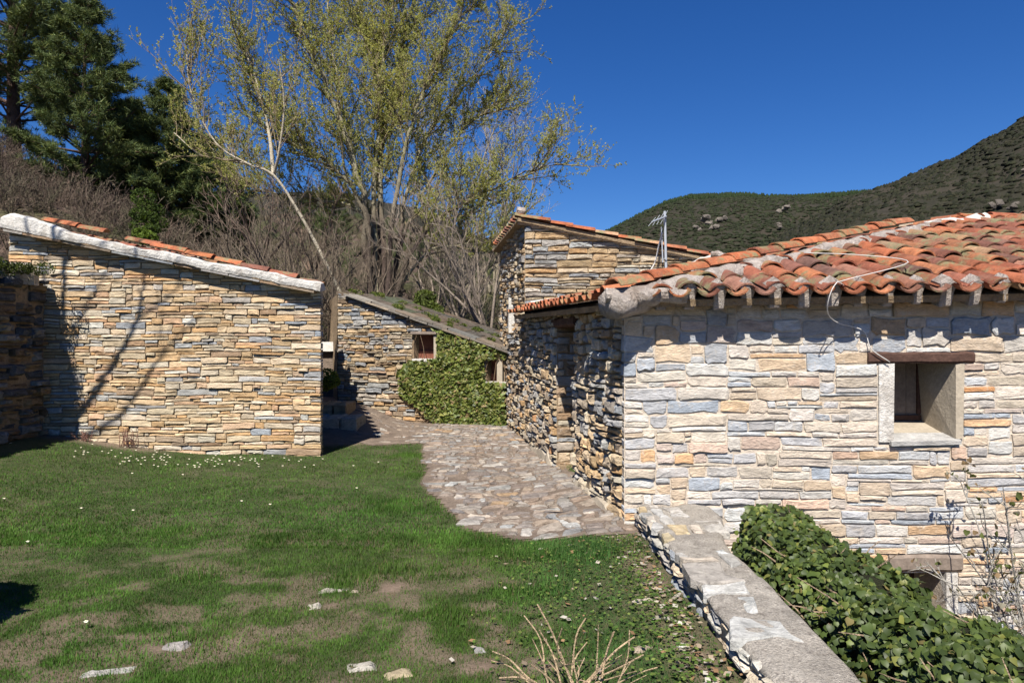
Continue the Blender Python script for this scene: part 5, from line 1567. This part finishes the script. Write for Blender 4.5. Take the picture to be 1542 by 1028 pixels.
for i_ in range(NH):
    p, q, k = HP[i_], HQ[i_], hk[i_]; n = norm((q - p) + np.array([0, -.02, .02]) + R.normal(size=3) * .035 + 1e-6)
    n = norm(n + np.array([0, -.25, .45]) + R.normal(size=3) * .35)
    col = np.array(PALH[rng.choices(range(6), (5, 4, 4, 2.2, .8, .35))[0]]) * R.uniform(.75, 1.25)
    V, Fc = ivy_leaf(R, p, n, R.uniform(.020, .038) * (1.45 if rng.random() < .14 else 1), col)
    pieces.append(dict(V=V, F=Fc, c=col, parent=hedge, bias=(1.0 if k > 1.0 else .25)))
emit(pieces, 'leaf', 'foliage', M['leaf'], smooth=True)
for k in range(90):
    y = R.uniform(1.4, 4.4); a = R.uniform(.1, .9); p = hedge_sec(np.array([y]), np.array([a]), .8)[0]; q = hedge_sec(np.array([y]), np.array([a]), 1.16)[0] + R.normal(size=3) * .05 + np.array([0, 0, .03])
    V, Fc = tube_vf([p, (p + q) / 2 + R.normal(size=3) * .01, q], [.004, .003, .0015], 5); put('stem', V, Fc, M['bark'], hedge, (.30, .22, .15))

# ================================================================== lichen-grey shrub at the right edge
sh = empty('lichen_shrub', W(1530, 990, 4.4), 'twiggy lichen-grey shrub with few dry leaves against the house wall', 'shrub')
T = TreeGen(171); b0 = W(1540, 1010, 4.45)
for tip in ((1425, 800), (1450, 735), (1480, 760), (1510, 730), (1530, 780), (1560, 720), (1590, 760), (1440, 880), (1490, 830), (1540, 850), (1400, 850), (1570, 840)):
    q = W(tip[0], tip[1], T.R.uniform(4.2, 4.85)); P = smooth_line([b0 + T.R.normal(size=3) * .06, (b0 + q) / 2 + T.R.normal(size=3) * .07, q], 5); T.tube(P, .010, .003, 5)
    for _ in range(9):
        p, tg_ = T.along(P, T.R.uniform(.2, 1)); B = T.curve(p, T.side(tg_, .8, .1), T.R.uniform(.08, .28), 3, .5, .05); T.tube(B, .005, .002, 4); T.twigs(B, 16, (.03, .09), r=.0022)
T.mesh_wood('branches', M['bark'], sh, lambda V, r: np.array([.36, .34, .30]) * (.45 + .9 * fbm(V[:, 0] * 12, V[:, 2] * 12, 3, 3))[:, None], (.30, .28, .24))
mb = MB(); R = np.random.default_rng(172)
for k in range(240):
    i = R.integers(0, len(T.p1)); c = T.p1[i] + R.normal(size=3) * .02; n = R.normal(size=3); col = np.array([(.20, .14, .08), (.10, .12, .04), (.30, .28, .22)][R.integers(0, 3)])
    V, Fc = ivy_leaf(R, c, n, R.uniform(.02, .045), col); mb.add(V, Fc, col)
mb.build('foliage', M['leaf_dull'], sh)

# ================================================================== dry cut stems in front
dry = empty('cut_shrub', W(880, 1050, 2.7), 'cut dry straw-coloured stems sticking up at the bottom edge', 'shrub')
R = np.random.default_rng(181)
root0 = np.array([0.26, 2.68, float(zg(.26, 2.68)) - .02])
tips = [(789, 926), (809, 909), (812, 948), (846, 946), (882, 930), (884, 966), (901, 940), (925, 950), (948, 948), (937, 985), (969, 985), (990, 1004), (742, 980), (752, 1020), (740, 994), (956, 958), (862, 985), (830, 985), (912, 985), (800, 1000), (958, 1010), (780, 1012), (900, 1000), (975, 1015)]
for k, (px, py) in enumerate(tips):
    q = W(px, py, 2.68 + R.uniform(-.14, .16)); b = root0 + R.normal(size=3) * np.array([.06, .05, .0])
    P = smooth_line([b, b + (q - b) * .35 + R.normal(size=3) * .012, b + (q - b) * .7 + R.normal(size=3) * .014, q], 3)
    V, Fc = tube_vf(P, np.linspace(.0056, .0032, len(P)) * R.uniform(.4, 1.0), 6); st_ = put('stem', V, Fc, M['bark'], dry, np.array([0.43, 0.32, 0.20]) * R.uniform(.75, 1.15))
    if R.random() < .5:
        p = P[4]; q2 = p + (q - b) * .25 + R.normal(size=3) * .04; V, Fc = tube_vf([p, q2], [.003, .0015], 5); put('side_twig', V, Fc, M['bark'], st_, np.array([0.38, 0.27, 0.18]))

# ================================================================== stones in the lawn
rng = random.Random(191)
LS = [('pale flat stone sunk in the lawn, longest of the pair near the middle', 505, 889, .10, .035, (.44, .40, .34)), ('pale rounded stone in bare earth just below the longest lawn stone', 471, 914, .045, .04, (.47, .43, .37)),
      ('small pale stone in the lawn beside the longest flat stone', 534, 891, .03, .02, (.46, .38, .30)), ('broad grey stone breaking the turf in the lower left lawn', 262, 974, .085, .05, (.36, .33, .31)),
      ('long pale stone at the bottom edge of the lawn on the left', 165, 1012, .11, .03, (.42, .40, .37)), ('pale angular stone in bare soil at the bottom middle', 545, 1005, .07, .045, (.45, .42, .36)),
      ('ochre-tinted stone beside the pale angular stone at the bottom', 598, 1016, .06, .04, (.46, .38, .25)), ('white rounded pebble lying on the turf near the parapet', 1026, 972, .022, .02, (.66, .64, .60)),
      ('tan stone half buried near the parapet foot', 968, 976, .055, .04, (.47, .38, .29)), ('grey stone beside the dry stems in the lawn', 722, 980, .03, .025, (.44, .42, .40)), ('flat tan stone in the turf below the path end', 968, 905, .06, .03, (.46, .40, .32))]
for lab, px, py, rx, ry, c in LS:
    k = (CY - py) / F; y = -1.44 / k
    for _ in range(6):
        x = (px - CX) / F * y; y = float(zg(x, y)) / k
    poly = outline(rng, -rx, -ry, rx, ry, .004, .3); Vv, Fc = stone_vf(rng, poly, .04, rng.uniform(.006, .014), min(rx, ry) * .25, .25)
    a = rng.uniform(-.2, .5); ca, sa = math.cos(a), math.sin(a)
    V = np.stack([x + Vv[:, 0] * ca - Vv[:, 1] * sa, y + Vv[:, 0] * sa + Vv[:, 1] * ca, float(zg(x, y)) + Vv[:, 2]], 1)
    tag(put('lawn_stone', V, Fc, M['paving'], None, tuple(q * .8 for q in c)), lab, 'stone', 'stones in the lawn')

# ================================================================== far hills
def far_hill(name, label, sky_px, r0, r1, z0, seed, mat, npx=120, nr=40, amp=1.0, curve=1.0):
    pxs = np.linspace(sky_px[0][0], sky_px[-1][0], npx); sy = np.interp(pxs, [a for a, b in sky_px], [b for a, b in sky_px])
    f = np.linspace(0, 1.25, nr)
    Pn, Fn = np.meshgrid(pxs, f)
    D = r0 + (r1 - r0) * Fn
    Zt = (CY - np.interp(Pn, pxs, sy)) / F * r1
    shape = np.where(Fn <= 1, np.sin(np.minimum(Fn, 1) * math.pi / 2) ** curve, 1 - (Fn - 1) * .5)
    X = (Pn - CX) / F * D
    Z = z0 + (Zt - z0) * shape + amp * (fbm(X / (r1 * .05), D / (r1 * .05), seed, 4) - .5) * (.3 + .7 * np.sin(np.clip(Fn, 0, 1) * math.pi))
    V = np.stack([X, D, Z], -1).reshape(-1, 3); i = np.arange(npx * nr).reshape(nr, npx)
    Q = np.stack([i[:-1, :-1], i[:-1, 1:], i[1:, 1:], i[1:, :-1]], -1).reshape(-1, 4)
    o = put(name, V, None, mat, None, None, True, Q); tag(o, label, None, None, 'structure')
    def at(px, ff):
        D = r0 + (r1 - r0) * ff; fx = (px - pxs[0]) / (pxs[1] - pxs[0]); fy = ff / (f[1] - f[0])
        ix = np.clip(fx.astype(int), 0, npx - 2); iy = np.clip(fy.astype(int), 0, nr - 2); tx = fx - ix; ty = fy - iy
        z = Z[iy, ix] * (1 - tx) * (1 - ty) + Z[iy, ix + 1] * tx * (1 - ty) + Z[iy + 1, ix] * (1 - tx) * ty + Z[iy + 1, ix + 1] * tx * ty
        return np.stack([(px - CX) / F * D, D, z], -1)
    return at
M['hill_soil'] = simple_mat('hill_soil', (0.024, 0.0225, 0.014), .4, .12, .3, 1.0, second=(0.038, 0.031, 0.022), sec_scale=.05, fine=.8)
def crowns(R, C, rad, hgt, cols, verts=6, rings=3):
    """low irregular tree crowns joined in one mesh"""
    n = len(C); k = verts; VV = []
    prof = [(.0, .75), (.35, 1.0), (.75, .62)][:rings]
    ang = np.arange(k) / k * 6.283
    rot = R.uniform(0, 6.283, (n, 1))
    for h, f in prof:
        r = rad[:, None] * f * R.uniform(.7, 1.3, (n, k)); a = ang[None] + rot
        VV.append(np.stack([C[:, 0:1] + r * np.cos(a), C[:, 1:2] + r * np.sin(a), C[:, 2:3] + hgt[:, None] * (h + R.uniform(-.1, .1, (n, k)))], -1))
    top = C.copy(); top[:, 2] += hgt
    V = np.concatenate(VV + [top[:, None]], 1); m = k * rings + 1
    F_ = []
    for q in range(rings - 1):
        for j in range(k):
            j2 = (j + 1) % k; F_ += [(q * k + j, q * k + j2, (q + 1) * k + j2), (q * k + j, (q + 1) * k + j2, (q + 1) * k + j)]
    for j in range(k): F_.append(((rings - 1) * k + j, (rings - 1) * k + (j + 1) % k, m - 1))
    F_ = (np.array(F_)[None] + (np.arange(n) * m)[:, None, None]).reshape(-1, 3)
    c = np.array(cols)[R.integers(0, len(cols), n)] * R.uniform(.7, 1.3, (n, 1))
    return V.reshape(-1, 3), F_, np.repeat(c, m, 0)
M['far_tree'] = simple_mat('far_tree', (1, 1, 1), .45, .6, .6, .8, attr=True, fine=2.5)
R = np.random.default_rng(211)
SKY_FAR = [(300, 300), (500, 296), (640, 318), (760, 380), (850, 385), (918, 350), (965, 328), (1000, 314), (1040, 303), (1100, 300), (1200, 300), (1275, 297), (1330, 296), (1420, 300), (1700, 330)]
at_far = far_hill('far_hill', 'far wooded ridge with flat top under the sky', [(a, b + 9) for a, b in SKY_FAR], 420, 950, -20, 5, M['hill_soil'], 160, 40, 14)
n = 10000; px = R.uniform(880, 1400, n); ff = R.uniform(.12, 1.02, n) ** .8; C = at_far(px, ff); C[:, 2] -= 1
conif = ff > .72 + .1 * (fbm(px / 60, px * 0, 4) - .5)
gap = (fbm(C[:, 0] / 25, C[:, 1] / 40, 9, 3) > .22) | conif; C = C[gap]; conif = conif[gap]; n = len(C)
rad = np.where(conif, 1.9, R.uniform(1.6, 3.4, n)); hg = np.where(conif, R.uniform(4.0, 6.5, n), R.uniform(1.6, 3.2, n))
V, Fq, c = crowns(R, C, rad, hg, [(0.020, 0.0225, 0.012), (0.023, 0.024, 0.013), (0.018, 0.021, 0.011)], 6, 2)
cm = np.repeat(conif, 13); c[cm] = c[cm] * np.array([.75, 1.05, .75])
tag(put('ridge_forest', V, None, M['far_tree'], None, c * np.array([1, 1.12, .9]), True, Fq), 'dark forest covering the far flat-topped ridge', None, None, 'stuff')
SKY_R = [(1020, 460), (1100, 400), (1180, 350), (1275, 303), (1340, 282), (1400, 260), (1440, 246), (1480, 222), (1515, 203), (1542, 186), (1620, 140), (1750, 90), (1950, 40)]
at_r = far_hill('wooded_hill', 'steep wooded hillside rising to the right', [(a, b + 16) for a, b in SKY_R], 160, 430, -15, 7, M['hill_soil'], 140, 44, 9)
n = 15000; px = R.uniform(1060, 1600, n); ff = R.uniform(.10, 1.03, n) ** .8; C = at_r(px, ff); C[:, 2] -= 1.0
g = fbm(C[:, 0] / 14, C[:, 1] / 20, 19, 3) > .26; C = C[g]; n = len(C)
V, Fq, c = crowns(R, C, R.uniform(.55, 1.0, n) ** 3 * 2.3, R.uniform(.6, 2.3, n), [(0.017, 0.0175, 0.010), (0.021, 0.020, 0.012), (0.014, 0.015, 0.008), (0.024, 0.021, 0.014)], 6, 2)
tag(put('hill_oakwood', V, None, M['far_tree'], None, c * np.array([1, 1.1, .9]), True, Fq), 'dark evergreen oaks covering the steep hillside', None, None, 'stuff')
# pale outcrops on the far slopes
M['rock'] = simple_mat('rock', (0.15, 0.13, 0.11), .35, .3, .8, .5)
import bmesh
def outcrop(at, px, py, s_, lab, grp, push):
    fs = np.linspace(.1, 1, 200); P = at(np.full(200, float(px)), fs); pr = project(P)[:, 1]; c = P[int(np.argmin(np.abs(pr - py)))] + push
    bm = bmesh.new()
    for _ in range(3):
        b2 = bmesh.new(); o_ = R.normal(size=3) * s_ * np.array([.7, .3, .3])
        for d in rnd_dirs(R, 26) * R.uniform(.5, 1, (26, 1)) * s_ * .75 * np.array([1, .6, .7]): b2.verts.new(tuple(c + o_ + d))
        bmesh.ops.convex_hull(b2, input=b2.verts[:]); me_ = bpy.data.meshes.new('tmp'); b2.to_mesh(me_); b2.free(); bm.from_mesh(me_); bpy.data.meshes.remove(me_)
    bm.verts.index_update(); Vr = np.array([v.co[:] for v in bm.verts]); Fr = [tuple(v.index for v in f.verts) for f in bm.faces]; bm.free()
    tag(put('rock_outcrop', Vr, Fr, M['rock']), lab, 'rock', grp)
for px, py, s_, lab in ((1064, 337, 8, 'broadest pale crag on the far ridge right of the aerial'), (1073, 346, 6, 'pale crag just below the broadest crag of the far ridge'), (1084, 333, 5, 'small pale crag at the right end of the crags near the aerial'), (1052, 345, 4, 'small pale crag at the left end of the crags near the aerial'),
                         (1180, 321, 6, 'long thin pale rock band high on the far ridge'), (1172, 346, 4, 'lone small pale rock low on the far ridge')):
    outcrop(at_far, px, py, s_, lab, 'rock outcrops on the far ridge', np.array([0, -4, 1.5]))
for px, py, s_, lab in ((1508, 312, 3.0, 'larger pale rock just above the tiled ridge at the right edge'), (1526, 318, 2.2, 'smaller pale rock beside the larger one above the tiled ridge'), (1541, 262, 1.8, 'pale rock high on the steep hillside at the picture edge')):
    outcrop(at_r, px, py, s_, lab, 'rock outcrops on the steep hillside', np.array([0, -2, 1.0]))
# trees on the middle hill
def mid_n(n, seed):
    R = np.random.default_rng(seed); y = R.uniform(30, 112, n); x = R.uniform(-.75, .02, n) * y; return np.stack([x, y, zt(x, y) - .3], 1)
C = mid_n(1500, 5); n = len(C); V, Fq, c = crowns(R, C, R.uniform(.4, 1.3, n), R.uniform(.6, 1.9, n), [(0.10, 0.085, 0.05), (0.075, 0.075, 0.035), (.13, .10, .07), (.055, .065, .025)], 8, 3)
M['mid_bush'] = simple_mat('mid_bush', (1, 1, 1), .5, 3, 1, .3, attr=True, fine=14)
tag(put('hill_undergrowth', V, None, M['mid_bush'], None, c, False, Fq), 'rough brown and olive undergrowth on the hill behind', None, None, 'stuff')

# ================================================================== grass
R = np.random.default_rng(231)
def blades(n, hmin, hmax, wid, seed, region, dens_pow=1.0):
    R = np.random.default_rng(seed)
    x, y = region(R, n)
    b = bareness(x, y)
    inside_house = (y > 8.82) & (x < -2.45)
    ok = (R.random(n) > b ** .75) & (path_sd(x, y) > .0) & (x < .90) & ~inside_house & (x > -5.6)
    tall = fbm(x * 1.8, y * 1.8, 61, 3)
    x, y, tall = x[ok], y[ok], tall[ok]; n = len(x)
    z = zg(x, y) - .004
    h = R.uniform(hmin, hmax, n) * (.55 + .95 * tall)
    a = R.uniform(0, 6.283, n); lean = R.uniform(.15, 1.0, n) * h
    d = np.stack([np.cos(a), np.sin(a), 0 * a], 1); s = np.stack([-np.sin(a), np.cos(a), 0 * a], 1) * (wid * R.uniform(.6, 1.3, n))[:, None]
    P = np.stack([x, y, z], 1)
    tip = P + d * (lean * .8)[:, None] + np.array([0, 0, 1.0]) * h[:, None]
    V = np.stack([P - s * 1.25, P + s * 1.25, tip], 1).reshape(-1, 3); Fq = np.arange(n * 3).reshape(n, 3)
    hue = fbm(x * .9, y * .9, 71, 3)[:, None]; v2 = fbm(x * 4, y * 4, 72, 3)[:, None]
    c = np.array([[0.044, 0.112, 0.018]]) * (1 - hue) + np.array([[0.082, 0.135, 0.026]]) * hue
    green = sstep(-.2, .5, x)[:, None] * (1 - sstep(4.8, 5.6, y))[:, None]
    c = c * (1 - .6 * green) + np.array([[0.038, 0.098, 0.032]]) * .6 * green
    c = c * np.array([[1.02, 1.08, .95]]) * (.45 + 1.1 * v2) * R.uniform(.75, 1.25, (n, 1))
    strawm = R.random((n, 1)) < (.04 + .16 * bareness(x, y)[:, None]); c = np.where(strawm, np.array([[0.15, 0.115, 0.06]]), c)
    return V, Fq, np.repeat(c, 3, 0)
def frustum_region(ylo, yhi):
    def f(R, n):
        u = R.random(n); y = ylo * (yhi / ylo) ** u
        x = R.uniform(-.80, .40, n) * y; return x, y
    return f
VV = []; FF = []; CC = []; off = 0
for args in ((440000, .008, .024, .0017, 1, frustum_region(2.2, 5.2)), (210000, .012, .028, .003, 2, frustum_region(4.8, 10.4))):
    V, Fq, c = blades(*args); VV.append(V); FF.append(Fq + off); CC.append(c); off += len(V)
# longer tufts
def tuft_region(R, n):
    cs = np.array([(-.62, 4.25), (-.9, 4.1), (-1.55, 3.25), (-2.0, 4.3), (-.35, 3.6), (.3, 4.55), (.15, 4.65), (-.1, 4.6), (.5, 4.5), (.65, 4.45), (-1.1, 6.2), (-.95, 7.4), (-1.3, 8.8), (-1.0, 5.9), (-2.6, 5.2), (.45, 3.1), (-.3, 5.0), (.1, 3.9)])
    i = R.integers(0, len(cs), n); p = cs[i] + R.normal(size=(n, 2)) * np.array([.17, .10]); return p[:, 0], p[:, 1]
V, Fq, c = blades(16000, .03, .06, .002, 3, tuft_region); VV.append(V); FF.append(Fq + off); CC.append(c); off += len(V)
tag(put('grass', np.concatenate(VV), None, M['grass'], None, np.concatenate(CC), False, np.concatenate(FF)), 'short green grass of the lawn', None, None, 'stuff')
# broad-leaved weeds near the parapet and the path end
def ground_pts(R, n, fn):
    x, y = fn(R, n); return np.stack([x, y, zg(x, y) + .02], 1)
R = np.random.default_rng(241)
n = 2600; x = np.concatenate([R.normal(.72, .10, n // 2), R.normal(.35, .25, n // 2)]); y = np.concatenate([R.uniform(2.5, 4.7, n // 2), R.uniform(2.4, 4.8, n // 2)]); k = (x < .9); x, y = x[k], y[k]; n = len(x)
C = np.stack([x, y, zg(x, y) + R.uniform(.005, .05, n)], 1); A = rnd_dirs(R, n) * np.array([1, 1, .35]); B = np.cross(A, np.array([0, 0, 1.0]) + rnd_dirs(R, n) * .3); B /= np.linalg.norm(B, axis=1)[:, None] + 1e-9
sz = R.uniform(.006, .016, (n, 1)); V, Q = diamonds(C, A * sz, B * sz * .7); c = np.array([(0.10, .16, .035), (.07, .13, .03), (.15, .19, .05)])[R.integers(0, 3, n)] * R.uniform(.7, 1.3, (n, 1))
tag(put('weeds', V, None, M['leaf_dull'], None, np.repeat(c, 4, 0), False, Q), 'small broad-leaved weeds along the foot of the parapet', None, None, 'stuff')
n = 420; x = np.concatenate([R.normal(.80, .07, n * 2 // 3), R.normal(.45, .35, n // 3)]); y = R.uniform(2.4, 4.8, len(x)); k = x < .905; x, y = x[k], y[k]; n = len(x)
C = np.stack([x, y, zg(x, y) + R.uniform(.012, .03, n)], 1); A = rnd_dirs(R, n) * np.array([1, 1, .3]); B = np.cross(A, np.array([0, 0, 1.0]) + rnd_dirs(R, n) * .5); B /= np.linalg.norm(B, axis=1)[:, None] + 1e-9
sz = R.uniform(.008, .024, (n, 1)); V, Q = diamonds(C, A * sz, B * sz * .7); c = np.array([(0.38, .30, .22), (.45, .40, .33), (.33, .20, .11), (.5, .46, .40)])[R.integers(0, 4, n)] * R.uniform(.7, 1.2, (n, 1))
tag(put('leaf_litter', V, None, M['leaf_dull'], None, np.repeat(c, 4, 0), False, Q), 'dry fallen leaves along the parapet', None, None, 'stuff')
# daisies
n = 190; t = R.random(n); x = np.where(t < .6, R.normal(-3.9, .75, n), R.uniform(-5.5, .2, n)); y = np.where(t < .6, R.normal(8.05, .28, n), R.uniform(3.2, 8.6, n) ); far_ok = (R.random(n) < np.where(t < .6, .8, .16 + .25 * (y > 6))) & (path_sd(x, y) > .1); x, y = x[far_ok], y[far_ok]; n = len(x)
z = zg(x, y) + R.uniform(.03, .055, n); k = 8; VV = []; FF = []
for j in range(k):
    a = 6.283 * j / k; VV.append(np.stack([x + .013 * math.cos(a), y + .013 * math.sin(a), z + .002 + .004 * math.cos(a * 3)], 1))
V = np.concatenate([np.stack(VV, 1), np.stack([x, y, z + .004], 1)[:, None]], 1).reshape(-1, 3)
Fq = np.array([(j, (j + 1) % k, k) for j in range(k)]); Fq = (Fq[None] + (np.arange(n) * (k + 1))[:, None, None]).reshape(-1, 3)
c = np.tile(np.array([[.72, .72, .68]] * k + [[.6, .42, .05]]), (n, 1)); tag(put('daisies', V, None, M['petal'], None, c, False, Fq), 'white daisies dotted over the lawn before the ochre house', None, None, 'stuff')
# dry weeds against the foot of the ochre wall
for k, (px, lab) in enumerate(((127, 'dry reddish weed at the wall foot nearer the terrace wall'), (194, 'dry reddish weed at the wall foot farther from the terrace wall'))):
    root = empty('dry_weed', W(px, 668, 8.75), lab, 'weed', 'dry weeds at the ochre wall'); T = TreeGen(500 + k); b = W(px, 672, 8.72)
    for _ in range(16):
        P = T.curve(b + T.R.normal(size=3) * np.array([.06, .02, 0]), norm(np.array([T.R.normal() * .25, -.05, 1])), T.R.uniform(.12, .26), 3, .2, .1); T.tube(P, .006, .002, 4); T.twigs(P, 40, (.02, .06), r=.004)
    T.mesh_wood('stem', M['bark'], root, lambda V, r: np.tile(np.array([.16, .09, .07]), (len(V), 1)), (.17, .09, .07))
